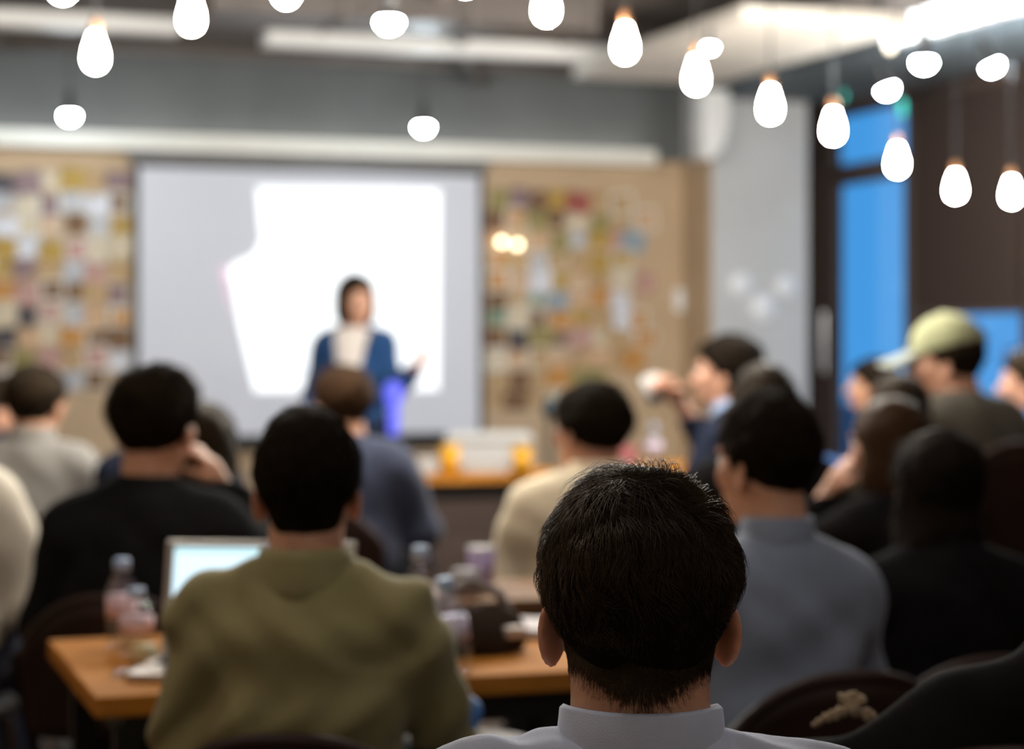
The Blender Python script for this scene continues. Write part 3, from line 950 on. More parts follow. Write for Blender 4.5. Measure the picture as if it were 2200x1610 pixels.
def person(label, px, ytop, Z, yaw=0.0, turn=0.0, nod=0.0, roll=0.0, arm='table', hair='short_c', hairm=None, topm=None, top='shirt',
           style='plain', trousers=None, skinm=None, vox=.014, slim=1.0, collar='shirt', collarm=None, stand=False, thick=.016, fem=False,
           hands=((.35, (0, 0, -1)), (.35, (0, 0, -1))), xs=1.0, skirt=False, raise_=0.0, hem=.06, hero=False, hairtop=.128, cuff=1.0, shrug=0.0, collar_up=0.0):
    S = STANDP if stand else SITP
    ztop = height(ytop, Z)
    s = (ztop - raise_) / (S['head'][2] + hairtop)
    rz = -YAW + R(yaw)
    hx, hy = S['head'][0], S['head'][1]
    gx, gy = ground(px, Z)
    ox = gx - s * (hx * math.cos(rz) - hy * math.sin(rz)); oy = gy - s * (hx * math.sin(rz) + hy * math.cos(rz))
    root = thing('person', label, 'person', (ox, oy, raise_), rz)
    root.scale = (s * xs, s, s)
    HM = Matrix.Translation(S['head']) @ Matrix.Translation((0, -.03, -.09)) @ Euler((R(nod), R(roll), R(turn))).to_matrix().to_4x4() @ Matrix.Translation((0, .03, .09))
    parts = [body_parts(stand, arm, slim)]
    hd = HEAD if hero else (HEADF if fem else HEADC)
    parts.append((xf(hd[0], HM), hd[1]))
    for (e, w_), (curl, palm), mir in zip(ARMS[arm], hands, (False, True)):
        dirv = Vector(w_) - Vector(e)
        parts.append(hand_at(w_, dirv, curl, mir, palm))
    V, F = join(*parts)
    body = link('body', np_mesh('body', V, F), skinm or skin, root)
    for sx in (-1, 1):
        e_ = link('eye', eye_me, m_eye, body); e_.matrix_local = HM @ Matrix.Translation((sx * .031, .0865, -.006))
        ir = link('iris', iris_me, m_iris, body); ir.matrix_local = HM @ Matrix.Translation((sx * .031, .0885, -.006))
    if hair:
        hh = link('hair', hair_mesh(hair), m_hair if hero else (hairm or m_hairc), root); hh.matrix_local = HM
    tp = link(top, top_mesh(stand, arm, style, thick, vox, slim, hem, cuff, shrug), topm, root)
    if collar:
        link('collar', collar_mesh(S, collar, collar_up), collarm or topm, tp)
    link('skirt' if skirt else 'trousers', bottom_mesh(stand, skirt), trousers or m_trs, root)
    for sx in (-1, 1):
        so = link('shoe', shoe_me, m_shoe, root, (sx * S['ankle'][0], S['ankle'][1], 0))
    root['_s'] = s
    return root, HM, s

def cloth(name, col, rough=.85, var=.10, scale=14, bump=.25, bscale=220, sheen=.15):
    if max(col) < .06: sheen = 0.0; rough = .95
    return mat(name, col, rough, .2 if max(col) >= .06 else .04, var, scale, bump, bscale, sheen=sheen)
m_trs = cloth('charcoal_cloth', (.02, .02, .024))
m_shoe = mat('black_leather', (.012, .011, .011), .4, .4, .2)
m_jeans = cloth('dark_denim', (.035, .045, .09))
c_lav = cloth('lavender_white_shirting', (.56, .61, .76), .8, .04, 30, .35, 900)
c_olive = cloth('olive_jacket_cloth', (.275, .24, .11), .85, .10)
c_slate = cloth('slate_grey_shirting', (.225, .265, .35), .8, .07)
c_black = cloth('black_jacket_cloth', (.014, .014, .015), .9, .2)
c_black2 = cloth('black_cotton', (.010, .009, .010), .9, .2)
c_greybeige = cloth('grey_beige_shirting', (.235, .22, .205), .85, .06)
c_white = cloth('white_striped_shirting', (.82, .76, .64), .85, .06)
c_cream = cloth('cream_shirting', (.85, .74, .54), .85, .06)
c_navy = cloth('navy_suiting', (.035, .042, .075), .85, .12)
c_navy2 = cloth('dark_navy_suiting', (.02, .025, .045), .85, .12)
c_pale = cloth('pale_blue_shirting', (.34, .44, .66), .85, .06)
c_blue = cloth('blue_blazer_cloth', (.010, .050, .15), .8, .10)
c_ivory = cloth('ivory_blouse_cloth', (.72, .66, .62), .7, .04)
c_moss = cloth('moss_grey_jacket_cloth', (.085, .075, .058), .9, .12)
c_denimblue = cloth('blue_cotton', (.05, .13, .34), .85, .1)

seats = []
hero, HM1, s1 = person('man in a lavender-white shirt with short dark hair, nearest the camera', 1372, 992, 1.83, hair='hero', topm=c_lav, style='hero', vox=.0075,
                       arm='lap', hero=True, thick=.014, shrug=.020, turn=0, nod=-2, skinm=skin)
seats.append((hero, s1, 0))
p, _, s = person('man in an olive jacket at the wooden table with the open laptop', 662, 868, 3.18, hair='short_a', topm=c_olive, top='jacket', style='olive', vox=.0085,
                 arm='olive', thick=.020, collar_up=.016, collar='jacket', hem=.10, xs=.93, turn=3); seats.append((p, s, 0))
p, _, s = person('man in a slate grey shirt right of the nearest man, head turned left', 1652, 834, 3.65, yaw=16, turn=24, roll=3, hair='short_b', topm=c_slate, style='shirt', vox=.0085,
                 arm='table', thick=.014, nod=-4, xs=.86, shrug=-.022, collar_up=-.012); seats.append((p, s, 0))
p, _, s = person('man in a black jacket resting his cheek on his hand', 330, 782, 4.5, yaw=-4, turn=-14, hair='short_b', topm=c_black, top='jacket', style='plain', vox=.011,
                 arm='cheek', thick=.024, collar='jacket', shrug=-.012, xs=.97, hands=((.35, (0, 0, -1)), (1.0, (-.9, -.2, 0)))); seats.append((p, s, 0))
p, _, s = person('woman with a long dark bob right of the man in the black jacket', 436, 862, 5.5, yaw=-6, turn=-10, hair='bob', topm=c_navy2, top='blouse', fem=True, slim=.92, collar=None); seats.append((p, s, 0))
p, _, s = person('man in a grey-beige shirt at the left, ear showing', 76, 782, 7.0, yaw=-8, turn=-14, topm=c_greybeige, hair='short_c', xs=1.08); seats.append((p, s, 0))
p, _, s = person('person in a white striped shirt cut by the left picture edge', -150, 766, 5.0, yaw=-2, topm=c_white, hair='short_b', trousers=m_jeans, arm='lap', vox=.011, thick=.026); seats.append((p, s, 0))
p, _, s = person('person at the left edge behind, only a cheek showing', -16, 806, 8.0, yaw=-30, turn=-30, topm=c_navy2, hair='short_c', skinm=skin_b); seats.append((p, s, 0))
p, _, s = person('person in a navy top hidden behind the man in the black jacket', 366, 786, 6.6, topm=c_navy2, top='sweater', hair='short_c', collar=None); seats.append((p, s, 0))
p, _, s = person('man in a navy suit in front of the presenter, head turned left', 748, 784, 7.0, yaw=-14, turn=52, topm=c_navy, top='jacket', hair='short_c', hairm=m_hair2, collar='jacket', xs=1.08, thick=.028); seats.append((p, s, 0))
p, _, s = person('man in a cream shirt before the white food boxes, face turned left', 1278, 818, 5.4, yaw=12, turn=30, topm=c_cream, style='shirt', hair='short_b', vox=.011, thick=.03, arm='table', xs=1.05, skinm=skin_b); seats.append((p, s, 0))
dr, HMd, sd = person('man in a dark suit and pale blue collar drinking from a white cup', 1560, 716, 7.4, yaw=62, turn=10, topm=c_navy2, top='jacket', hair='short_c', hairm=m_hair3,
                     collar='shirt', collarm=c_pale, arm='drink', skinm=skin_b, hands=((.35, (0, 0, -1)), (1.0, (-1, .2, .2)))); seats.append((dr, sd, 0))
p, _, s = person('person whose dark crown shows above the man in the slate shirt', 1640, 782, 6.0, topm=c_black2, top='sweater', hair='short_c', collar=None); seats.append((p, s, 0))
p, _, s = person('woman with brown hair turned left, hand near her face', 1915, 852, 5.2, yaw=22, turn=22, roll=-4, hair='bob', hairm=m_hair2, topm=c_black2, top='blouse', fem=True, slim=.9, collar=None, arm='cheekl',
                 skinm=skin_b, hands=((1.0, (.9, -.2, 0)), (.35, (0, 0, -1)))); seats.append((p, s, 0))
p, _, s = person('woman with long black-brown hair in a black top, ear showing', 2012, 917, 4.2, yaw=10, turn=8, roll=2, hair='long', hairm=m_hair3, topm=c_black2, top='jacket', fem=True, slim=1.0, collar='jacket', vox=.011, xs=1.0, thick=.024, shrug=-.025, collar_up=-.01); seats.append((p, s, 0))
capman, HMc, sc_ = person('man in a pale green cap and moss grey jacket by the windows', 2048, 684, 6.8, yaw=24, turn=48, nod=-8, topm=c_moss, top='jacket', hair='short_c', skinm=skin_b, collar='jacket', raise_=.10, thick=.03, xs=1.04); seats.append((capman, sc_, .10))
p, _, s = person('small far man in blue against the blue door glass', 1872, 768, 9.5, yaw=75, topm=c_denimblue, hair='short_c', hairm=m_hair3); seats.append((p, s, 0))
p, _, s = person('person with dark hair left of the capped man', 1928, 803, 6.3, yaw=10, topm=c_moss, top='sweater', hair='bob', collar=None, fem=True); seats.append((p, s, 0))
p, _, s = person('person in blue at the right picture edge', 2212, 745, 7.8, yaw=55, turn=10, topm=c_denimblue, hair='short_c', skinm=skin_b); seats.append((p, s, 0))
pres, _, _ = person('woman presenting in a blue blazer and ivory blouse before the screen', 757, 587, 9.95, yaw=166, turn=40, hair='jaw_bob', hairm=m_hairc, topm=c_ivory, top='blouse', style='plain', stand=True, slim=.88, xs=.96,
                    arm='present', fem=True, collar=None, thick=.012, skinm=skin_b, skirt=True, trousers=c_navy2, hairtop=.13, hands=((.35, (0, .3, 1)), (.35, (0, 0, -1))))
# blazer: open at the front over the blouse
def blazer(p):
    S, A = STANDP, ARMS['present']
    d = smin(torso(p, S, .026, .88), arms(p, S, A, .020, .88, .97), .035) + folds('plain')(p)
    d = smax(d, .80 - p[2], .01)
    d = smax(d, p[2] - (S['neck'] + .02), .01)
    opening = smax(np.abs(p[0] + .01) - (.028 + .07 * np.clip((p[2] - 1.0) / .38, 0, 1)), .03 - p[1], .01)
    return smax(d, -opening, .008)
link('blazer', np_mesh('blazer', *nets(blazer, (-.47, -.2, .77), (.47, .3, 1.46), .010)), c_blue, pres)
# cap of the man by the windows
m_cap = cloth('pale_green_cap_cloth', (.40, .41, .24), .9, .12)
def cap_crown(p):
    d = ell(p, (0, -.010, .045), (.100, .118, .105))
    d = smax(d, .028 - p[2] - .12 * p[1], .008)
    return smin(d, ell(p, (0, -.012, .152), (.010, .010, .006)), .006)
def cap_brim(p):
    d = ell(p, (0, .135, .040 - 0.0), (.082, .085, .5))
    slab = np.abs(p[2] - (.046 - 6.0 * (p[0] ** 2) * .8 - .25 * (p[1] - .08))) - .004
    return smax(smax(d, slab, .004), .06 - p[1], .006)
cp = thing('baseball_cap', 'pale green peaked cap worn by the man near the windows', 'cap')
cp.matrix_world = capman.matrix_basis @ HMc
cp.parent = None
link('crown', np_mesh('crown', *nets(cap_crown, (-.12, -.15, -.0), (.12, .13, .18), .006)), m_cap, cp)
link('brim', np_mesh('brim', *nets(cap_brim, (-.11, .03, -.05), (.11, .24, .10), .004)), cloth('grey_green_brim_cloth', (.34, .37, .33)), cp)
link('strap', np_mesh('strap', *nets(lambda p: ell(p, (0, -.118, .045), (.04, .02, .03)), (-.06, -.15, 0), (.06, -.08, .09), .006)), m_cap, cp)

# ------------------------------------------------------------------ chairs
def back_mesh(w2=.215, z0=.50, z1=.80, bow=.06, t=.022, arch=.13):
    n, k = 18, 8; V = []; F = []
    for side in (0, 1):
        for i in range(n + 1):
            u = 2 * i / n - 1
            zt = z1 - arch * abs(u) ** 2.6
            for j in range(k + 1):
                v = j / k
                z = z0 + (zt - z0) * v
                y = -.175 - bow * (1 - u * u) - .05 * v + side * t * -1
                V.append((u * w2 * (.93 + .07 * v), y, z))
    m = (n + 1) * (k + 1)
    for i in range(n):
        for j in range(k):
            a = i * (k + 1) + j
            F.append((a, a + 1, a + k + 2, a + k + 1)); F.append((m + a, m + a + k + 1, m + a + k + 2, m + a + 1))
    rim = [i * (k + 1) + k for i in range(n + 1)]
    lo = [i * (k + 1) for i in range(n + 1)]
    for i in range(n):
        F.append((rim[i], m + rim[i], m + rim[i + 1], rim[i + 1])); F.append((lo[i + 1], m + lo[i + 1], m + lo[i], lo[i]))
    for j in range(k):
        F.append((j + 1, j, m + j, m + j + 1)); a = n * (k + 1) + j
        F.append((a, a + 1, m + a + 1, m + a))
    me = bpy.data.meshes.new('backrest'); me.from_pydata(V, [], F); me.update()
    me.polygons.foreach_set('use_smooth', [True] * len(me.polygons)); return me
chair_back = back_mesh()
def rim_pts(w2=.215, z0=.44, z1=.80, bow=.06, arch=.13):
    pts = [(-w2 * .9, -.165, z0)]
    for i in range(19):
        u = 2 * i / 18 - 1
        pts.append((u * w2, -.187 - bow * (1 - u * u) - .05, z1 - arch * abs(u) ** 2.6 + .004))
    pts.append((w2 * .9, -.165, z0)); return pts
chair_rim = MB().tube(rim_pts(), .013, 8).mesh('back_frame', True)
chair_seat = MB().lathe([(0, -.022), (.20, -.022), (.215, -.012), (.215, .008), (.20, .02), (0, .024)], (0, .04, .0), 28, 1.0, 1.0).mesh('seat', True)
leg_me = {(sx, sy): MB().tube([(sx * .15, .04 + sy * .14, .43), (sx * .185, .04 + sy * .19, 0)], [.016, .011], 8).mesh('leg', True) for sx in (-1, 1) for sy in (-1, 1)}
m_chair = mat('dark_brown_bentwood', (.030, .014, .010), .5, .22, .25, 6)
m_chairseat = mat('dark_leather', (.022, .015, .013), .5, .4, .2)
def chair(label, loc, rz, s=1.0, seat_z=.425, group='bentwood chairs', top=1.0):
    t = thing('bentwood_chair', label, 'chair', loc, rz, group)
    t.scale = (1, 1, s)
    link('seat', chair_seat, m_chairseat, t, (0, 0, seat_z))
    link('backrest', chair_back, m_chair, t)
    link('back_frame', chair_rim, m_chair, t)
    for k in leg_me:
        link('leg', leg_me[k], m_chair, t)
    return t
for root, s, up in seats:
    lab = root['label']
    short = lab.replace(', nearest the camera', '')
    words = short.split()
    t = chair('dark bentwood chair under the ' + ' '.join(words[:10]).rstrip(','), (root.location.x, root.location.y, 0), root.rotation_euler[2], s)
    if up:
        t.scale = (1, 1, s + up / .45)

# ================================================================== TABLES AND WHAT STANDS ON THEM
m_wood = mat('honey_wood', (.46, .185, .030), .7, .06, .28, 5, bump=.15, bscale=30, wood=True)
m_wood2 = mat('brown_wood', (.22, .11, .045), .55, .18, .25, 5, wood=True)
def table(label, x0, x1, y0, y1, z=.74, m=None, planks=0, panel=False):
    t = thing('wooden_table', label, 'table', ((x0 + x1) / 2, (y0 + y1) / 2, 0), 0, 'wooden tables')
    a, b_ = (x1 - x0) / 2, (y1 - y0) / 2
    if planks:
        wd = 2 * b_ / planks
        pm = MB().span(-a, a, -wd / 2 + .0012, wd / 2 - .0012, z - .035, z).mesh('plank')
        for k in range(planks):
            o = link('plank', pm, m or m_wood, t, (0, -b_ + wd * (k + .5), -.0012 * (k % 2)))
            bv = o.modifiers.new('bevel', 'BEVEL'); bv.width = .003; bv.segments = 2
    else:
        MB().span(-a, a, -b_, b_, z - .035, z).build('tabletop', m or m_wood, t, bev=.004)
    MB().span(-a + .05, a - .05, -b_ + .04, b_ - .04, z - .085, z - .036).build('apron', m_black, t)
    if panel:
        MB().span(-a + .09, a - .09, -b_ + .07, -b_ + .085, .12, z - .085).build('front_panel', m_dark, t)
    lm = MB().span(-.022, .022, -.022, .022, 0, z - .06).mesh('leg')
    for sx in (-1, 1):
        for sy in (-1, 1):
            link('leg', lm, m_black, t, (sx * (a - .06), sy * (b_ - .06), 0))
    return t
table('honey wooden table in front of the man in the olive jacket', .437, 1.46, 3.32, 4.00, planks=4)
table('small wooden table behind the man in the cream shirt', 1.18, 1.66, 4.28, 4.66, m=m_wood2)
table('wooden table under the white food boxes and yellow cups', 2.30, 3.16, 8.36, 8.98, panel=True)
table('wooden table under the lavender bottle left of the drinking man', 3.42, 4.45, 8.40, 9.00, panel=True)
table('wooden table in front of the woman with long hair', 1.95, 2.7, 4.22, 4.45, m=m_wood2)
table('wooden table carrying the white paper bag at the right edge', 3.9, 4.75, 7.15, 7.62, m=m_wood2)

# laptop on the honey table
lx, ly = ground(345, 3.66)
lap = thing('laptop', 'open silver laptop with a bright screen on the honey table', 'laptop', (lx, ly, .7405), R(-24))
m_alu = mat('silver_aluminium', (.52, .47, .43), .35, .5, .03, metal=.55)
MB().span(0, .345, -.235, 0, 0, .014).build('base', m_alu, lap, bev=.004)
kb = MB().span(.02, .325, -.125, -.02, .014, .0155).build('keyboard_deck', m_black, lap)
km = MB().span(-.009, .009, -.008, .008, 0, .002).mesh('key')
for r_ in range(5):
    for c_ in range(14):
        link('key', km, m_black, kb, (.034 + c_ * .0213, -.115 + r_ * .02, .0155))
MB().span(.115, .23, -.22, -.14, .014, .0148).build('trackpad', m_alu, lap)
lid = MB().span(0, .345, 0, .008, 0, .205).build('lid', m_alu, lap, bev=.003, loc=(0, -.004, .012), rot=(R(-14), 0, 0))
MB().span(.016, .329, -.002, 0, .020, .192).build('display', mat('laptop_display', (.2, .25, .3), .3, .4, .02, emit=(.66, .88, 1.0), estr=1.0), lid)
MB().span(.016, .329, -.003, -.002, .181, .189).build('menu_bar', mat('laptop_menu_bar', (.2, .25, .3), .3, .4, .02, emit=(.45, .75, .78), estr=.9), lid)

# bottles
m_pet = glass_mat('clear_plastic', (.86, .88, .90), .24, .12)
m_capb = mat('pale_blue_cap', (.42, .58, .86), .4, .4, .05)
m_label = mat('pink_label', (.74, .52, .57), .5, .3, .35, 40)
m_label2 = mat('lavender_label', (.62, .55, .72), .5, .3, .2, 40)
def bottle(label, px, Z, h, r=.031, z=.7405, lab_m=None, tilt=(0, 0), xy=None):
    x, y = xy or ground(px, Z)
    t = thing('water_bottle', label, 'bottle', (x, y, z), 0, 'small water bottles')
    t.rotation_euler = (R(tilt[0]), R(tilt[1]), 0)
    k = h / .16
    MB().lathe([(0, .003), (r * .8, 0), (r, .006), (r, .050 * k), (r * .96, .054 * k), (r, .058 * k), (r, .098 * k), (r * .8, .118 * k), (.013, .136 * k), (.0125, .142 * k)], seg=20).build('shell', m_pet, t, True)
    MB().lathe([(r + .0006, .055 * k), (r + .0006, .094 * k)], seg=20).build('paper_label', lab_m or m_label, t, True)
    MB().lathe([(0, .139 * k), (.0155, .139 * k), (.0155, .157 * k), (.014, .160 * k), (0, .160 * k)], seg=16).build('bottle_cap', m_capb, t, True)
    return t
bottle('taller clear water bottle left of the laptop', 262, 3.82, .165, .029)
bottle('shorter clear water bottle with pink label left of the laptop', 293, 3.72, .122, .031)
bottle('clear water bottle with pink label behind the right shoulder of the olive jacket', 903, 3.75, .195, .029)
bottle('crumpled clear bottle leaning right of the olive sleeve', 982, 3.53, .165, .03, tilt=(0, -8), lab_m=m_label2)
bottle('lavender bottle standing on the far table left of the drinking man', 1405, 9.45, .19, .034, lab_m=m_label2)
# small things on the honey table
x, y = ground(331, 3.66)
o = MB().lathe([(0, 0), (.022, 0), (.024, .006), (.024, .026), (.020, .032), (0, .034)], seg=18).build('small_jar_lid', mat('cream_plastic', (.62, .52, .30), .5), None, True, loc=(x - .02, y - .02, .7405)); tag(o, 'small cream tub beside the shorter bottle', 'tub')
x, y = ground(300, 3.5)
o = np_mesh('wrapper', *nets(lambda p: smax(ell(p, (0, 0, 0), (.05, .03, .012)), -p[2], .003) + wob(p, 160, .004), (-.07, -.05, -.004), (.07, .05, .03), .004))
o = link('plastic_wrapper', o, glass_mat('crinkled_film', (.8, .8, .8), .25, .15), None, (x, y, .742)); tag(o, 'crinkled clear wrapper on the near corner of the honey table', 'wrapper')
# silver closed laptop and dark camera bag on the right half of the table
x, y = ground(1118, 4.02)
cl = thing('closed_laptop', 'closed silver laptop on the honey table left of the nearest head', 'laptop', (x, y, .7405), R(-30))
MB().span(-.13, .13, -.09, .09, 0, .010).build('base', m_alu, cl, bev=.004)
MB().span(-.13, .13, -.09, .09, .0105, .018).build('lid', mat('pale_silver_lid', (.55, .50, .52), .3, .5, .03, metal=.3), cl, bev=.003)
x, y = ground(1022, 3.78)
bag = thing('camera_bag', 'dark brown bag slumped on the honey table beside the closed laptop', 'bag', (x, y, .7405), R(10))
m_bag = cloth('dark_brown_canvas', (.035, .024, .018), .7)
link('pouch', np_mesh('pouch', *nets(lambda p: smax(ell(p, (0, 0, .02), (.10, .075, .062)) + wob(p, 30, .006), -p[2], .005), (-.13, -.1, -.004), (.13, .1, .11), .007)), m_bag, bag)
MB().tube([(-.09, 0, .03), (-.07, .02, .09), (0, .03, .125), (.06, .02, .10), (.09, 0, .03)], .010, 8).build('strap', mat('grey_webbing', (.22, .19, .18), .7), bag, True)
MB().span(.02, .06, -.085, -.06, .03, .05).build('buckle', m_alu, bag, bev=.003)
# blue bag hanging low, seen under the table
x, y = ground(972, 3.22)
bb = link('blue_pouch', np_mesh('blue_pouch', *nets(lambda p: ell(p, (0, 0, .03), (.026, .022, .032)) + wob(p, 60, .004), (-.05, -.05, -.01), (.05, .05, .08), .005)), mat('blue_plastic', (.10, .28, .70), .4, .4, .2, 20), None, (x + .02, y, .69)); 
tag(bb, 'small crumpled blue plastic bag below the table edge', 'bag')
st = thing('wooden_stool', 'low dark stool holding the crumpled blue bag', 'stool', (x + .02, y, 0))
MB().lathe([(0, .65), (.10, .65), (.11, .66), (.11, .68), (0, .69)], seg=22).build('seat', m_chair, st, True)
for a in range(3):
    MB().tube([(.07 * math.cos(a * 2.09), .07 * math.sin(a * 2.09), .66), (.12 * math.cos(a * 2.09), .12 * math.sin(a * 2.09), 0)], .012, 8).build('leg', m_chair, st)
# things on the small brown table
x, y = ground(1035, 4.72)
c = thing('tumbler', 'lavender drinking tumbler on the small table behind the cream shirt', 'cup', (x, y, .7405))
MB().lathe([(0, 0), (.026, 0), (.033, .09), (.031, .09), (.025, .006), (0, .006)], seg=20).build('wall', mat('lavender_plastic', (.42, .34, .58), .3, .5, .1), c, True)
MB().lathe([(0, .09), (.034, .09), (.034, .097), (0, .099)], seg=20).build('rim', m_gloss, c, True)
x, y = ground(1003, 4.60)
o = MB().lathe([(0, 0), (.03, 0), (.034, .05), (.030, .058), (0, .06)], seg=18).build('sauce_pot', mat('grey_glaze', (.32, .30, .32), .35), None, True, loc=(x, y, .7405)); tag(o, 'small grey pot beside the lavender tumbler', 'pot')
# presenter's table: food boxes and cups
def cup(label, px, Z, m, h=.125, r=.042):
    x, y = ground(px, Z)
    t = thing('paper_cup', label, 'cup', (x, y, .7405), 0, 'yellow cups')
    MB().lathe([(0, 0), (r * .78, 0), (r, h), (r * .95, h), (r * .74, .006), (0, .006)], seg=20).build('wall', m, t, True)
    MB().lathe([(0, h), (r * 1.05, h), (r * 1.05, h + .008), (r * .8, h + .014), (0, h + .014)], seg=20).build('lid', mat('yellow_lid', (.60, .36, .06), .5), t, True)
m_yel = mat('yellow_card', (.72, .34, .006), .5, .3, .05)
cup('yellow cup at the left of the white food boxes', 966, 8.82, m_yel, .115)
cup('yellow cup at the right of the white food boxes', 1120, 8.86, m_yel, .105)
x, y = ground(1050, 9.2)
fb = thing('food_box', 'large rounded white box between the two yellow cups', 'box', (x, y, .7405), -YAW)
MB().span(-.19, .19, -.10, .10, 0, .11).build('tub', mat('matte_white_card', (.46, .46, .46), .8, .1, .03), fb, bev=.02)
MB().span(-.195, .195, -.105, .105, .11, .165).build('lid', mat('matte_white_card', (.46, .46, .46), .8, .1, .03), fb, bev=.025)
x, y = ground(1045, 8.93)
tr_ = thing('food_tray', 'low white tray in front of the large white box', 'tray', (x, y, .7405), -YAW)
MB().span(-.10, .10, -.06, .06, 0, .05).build('tub', mat('matte_white_card', (.46, .46, .46), .8, .1, .03), tr_, bev=.01)
MB().span(-.104, .104, -.064, .064, .05, .06).build('lid', mat('matte_white_card', (.46, .46, .46), .8, .1, .03), tr_, bev=.004)
x, y = ground(916, 8.85)
o = MB().span(-.045, .045, -.04, .04, 0, .07).build('napkin_box', mat('matte_white_card', (.46, .46, .46), .8, .1, .03), None, bev=.008, loc=(x + .01, y, .7405), rot=(0, 0, -YAW)); tag(o, 'small white box left of the left yellow cup', 'box')
x, y = ground(975, 9.28)
o = MB().span(-.06, .06, -.02, .02, 0, .16).build('blue_packet', mat('blue_card', (.10, .25, .62), .5, .3, .1), None, bev=.006, loc=(x + .02, y - .02, .7405), rot=(0, 0, -YAW)); tag(o, 'blue packet standing behind the left end of the white box', 'packet')
x, y = ground(1345, 8.95)
x = 3.50
o = MB().span(-.05, .05, -.02, .02, 0, .10).build('red_book', mat('dull_red_cover', (.30, .09, .10), .6), None, bev=.003, loc=(x, 8.6, .7405), rot=(0, 0, .2)); tag(o, 'dull red book standing on the table by the lavender bottle', 'book')
# glass and red wallet at the right
x, y = ground(1857, 4.55)
g = thing('drinking_glass', 'small clear glass between the slate shirt and the black top', 'glass', (x, 4.33, .7405))
MB().lathe([(0, 0), (.025, 0), (.03, .07), (.028, .07), (.023, .005), (0, .005)], seg=20).build('wall', m_pet, g, True)
MB().lathe([(0, .006), (.0228, .006), (.0245, .03), (0, .03)], seg=20).build('water', m_pet, g, True)
x, y = ground(2193, 4.62)
o = MB().span(-.06, .06, -.04, .04, 0, .022).build('wallet', mat('red_leather', (.45, .07, .04), .4), None, bev=.006, loc=(2.63, 4.32, .7405), rot=(0, 0, .3)); tag(o, 'red wallet on the table at the right edge', 'wallet')
x, y = ground(2192, 7.7)
pb = thing('paper_bag', 'white paper bag standing at the right picture edge', 'bag', (x, y, .7405), -YAW)
MB().span(-.085, .085, -.045, .045, 0, .21).build('sack', mat('pinkish_white_paper', (.72, .64, .64), .7, .2, .05), pb, bev=.006)
for sy in (-1, 1):
    MB().tube([(-.04, sy * .04, .20), (-.035, sy * .03, .25), (.035, sy * .03, .25), (.04, sy * .04, .20)], .003, 6).build('handle', m_white, pb)

# microphone stand between the two far tables
x, y = 3.29, 9.02
ms = thing('microphone_stand', 'black microphone stand between the two far tables', 'stand', (x, y, 0))
MB().lathe([(0, 0), (.13, 0), (.13, .012), (.03, .022), (0, .024)], seg=24).build('base', m_black, ms, True)
MB().tube([(0, 0, .02), (0, 0, .95)], .012, 8).build('pole', m_black, ms)
MB().ell((0, 0, 1.0), (.035, .035, .05), 14, 10).build('microphone', mat('dark_teal_metal', (.012, .03, .045), .4, .5), ms, True)
# emissive tube and stand added for the blue-violet glow beside the presenter
x, y = ground(846, 9.45)
lt = thing('added_glow_tube', 'blue-violet glow right of the presenter, built as an added tube on a stand', 'lamp', (x, y, 0))
MB().lathe([(0, 0), (.12, 0), (.12, .012), (.02, .022), (0, .024)], seg=24).build('base', m_black, lt, True)
MB().tube([(0, 0, .02), (0, 0, .90)], .012, 8).build('pole', m_black, lt)
MB().lathe([(0, .88), (.022, .88), (.024, .90), (.026, 1.02), (.042, 1.05), (.045, 1.09), (.03, 1.12), (0, 1.13)], seg=20).build('glow_tube', mat('blue_violet_glow', (.03, .03, .2), emit=(.14, .16, 1.0), estr=.85), lt, True)

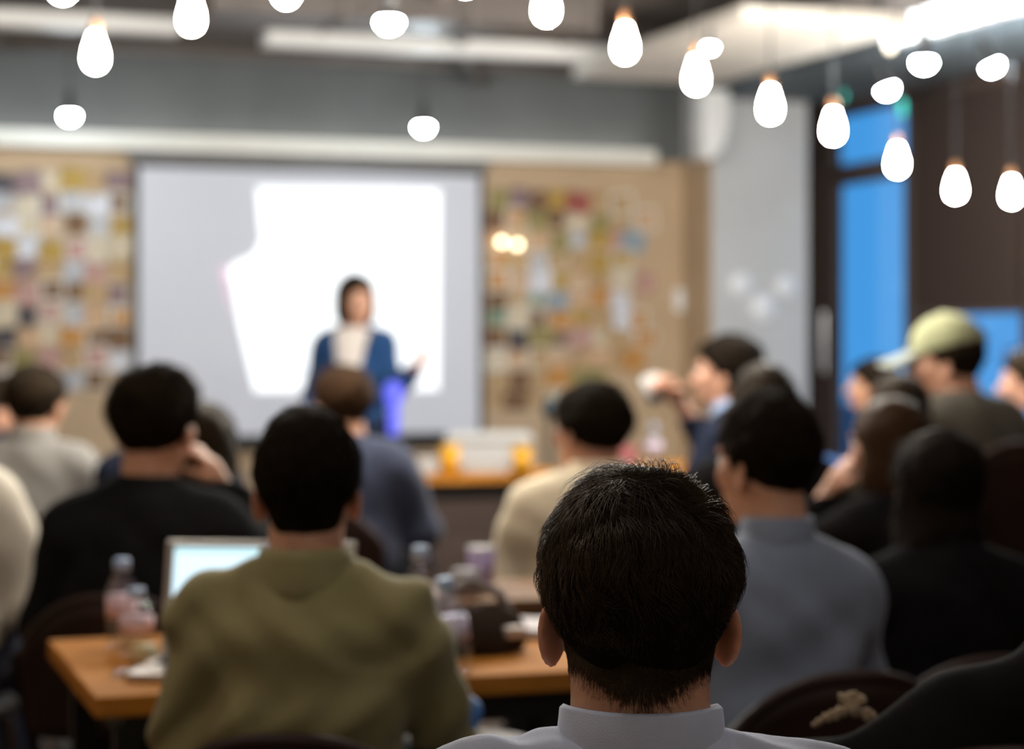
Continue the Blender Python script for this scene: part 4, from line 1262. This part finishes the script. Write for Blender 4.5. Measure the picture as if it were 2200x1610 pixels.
# black coat over a chair at the lower right, with a beige scarf
cx, cy_ = ground(1962, 2.55)
ec = chair('empty bentwood chair under the black coat at lower right', (cx, cy_, 0), -YAW + R(8), 1.06, group='bentwood chairs')
def coat(p):
    d = ell(p, (.03, -.235, .70), (.26, .055, .22))
    d = smin(d, caps(p, (-.18, -.23, .80), (.13, -.24, .955), .036, .045), .05)
    d = smin(d, caps(p, (.13, -.24, .95), (.22, -.23, .62), .045, .06), .05)
    d = smin(d, caps(p, (-.20, -.23, .80), (-.26, -.22, .50), .045, .055), .05)
    return d + .006 * np.sin(34 * p[0] + 10 * p[2] + 3 * np.sin(12 * p[2]))
coat_o = link('draped_coat', np_mesh('draped_coat', *nets(coat, (-.36, -.36, .38), (.38, -.12, 1.03), .011)), cloth('black_wool', (.011, .010, .010), .8, .2, sheen=.5), None, (cx, cy_, .005), (0, 0, -YAW + R(8)))
tag(coat_o, 'black coat draped over the empty chair at lower right', 'coat')
def scarf(p):
    d = ell(p, (0, 0, .0), (.030, .026, .024))
    for (a, b_, r0, r1) in (((0, 0, 0), (-.030, .01, .040), .018, .020), ((0, 0, 0), (.004, .0, .048), .018, .018), ((0, 0, 0), (.034, -.005, .036), .016, .018),
                            ((0, 0, 0), (.075, -.01, -.018), .018, .016), ((0, 0, 0), (.120, -.012, -.050), .016, .012), ((0, 0, 0), (-.070, 0, -.020), .018, .016), ((-.05, 0, -.01), (-.125, 0, -.05), .018, .013)):
        d = smin(d, caps(p, a, b_, r0, r1), .008)
    return d + .0035 * np.sin(190 * p[0] + 120 * p[2]) + wob(p, 70, .003)
q = at(1830, 1525, 2.42)
sf_ = link('knotted_scarf', np_mesh('knotted_scarf', *nets(scarf, (-.16, -.06, -.09), (.16, .06, .10), .005)), cloth('beige_knit', (.40, .30, .19), .9, .2), None, q, (0, 0, -YAW)); sf_.scale = (.34, .34, .34); tag(sf_, 'beige knotted scarf at the left end of the black coat', 'scarf')

# the white cup in the drinking man's hand
m = dr.matrix_basis
wp = m @ Vector((.03, .34, 1.085))
cu = thing('mug', 'white mug at the mouth of the man in the dark suit', 'cup', wp)
cu.rotation_euler = (R(20), R(-20), 0)
MB().lathe([(0, -.04), (.036, -.04), (.042, .05), (.039, .05), (.033, -.034), (0, -.034)], seg=22).build('wall', mat('matte_white_card', (.46, .46, .46), .8, .1, .03), cu, True)
MB().tube([(.04, 0, .03), (.066, 0, .02), (.066, 0, -.015), (.038, 0, -.025)], .006, 8).build('handle', m_gloss, cu, True)
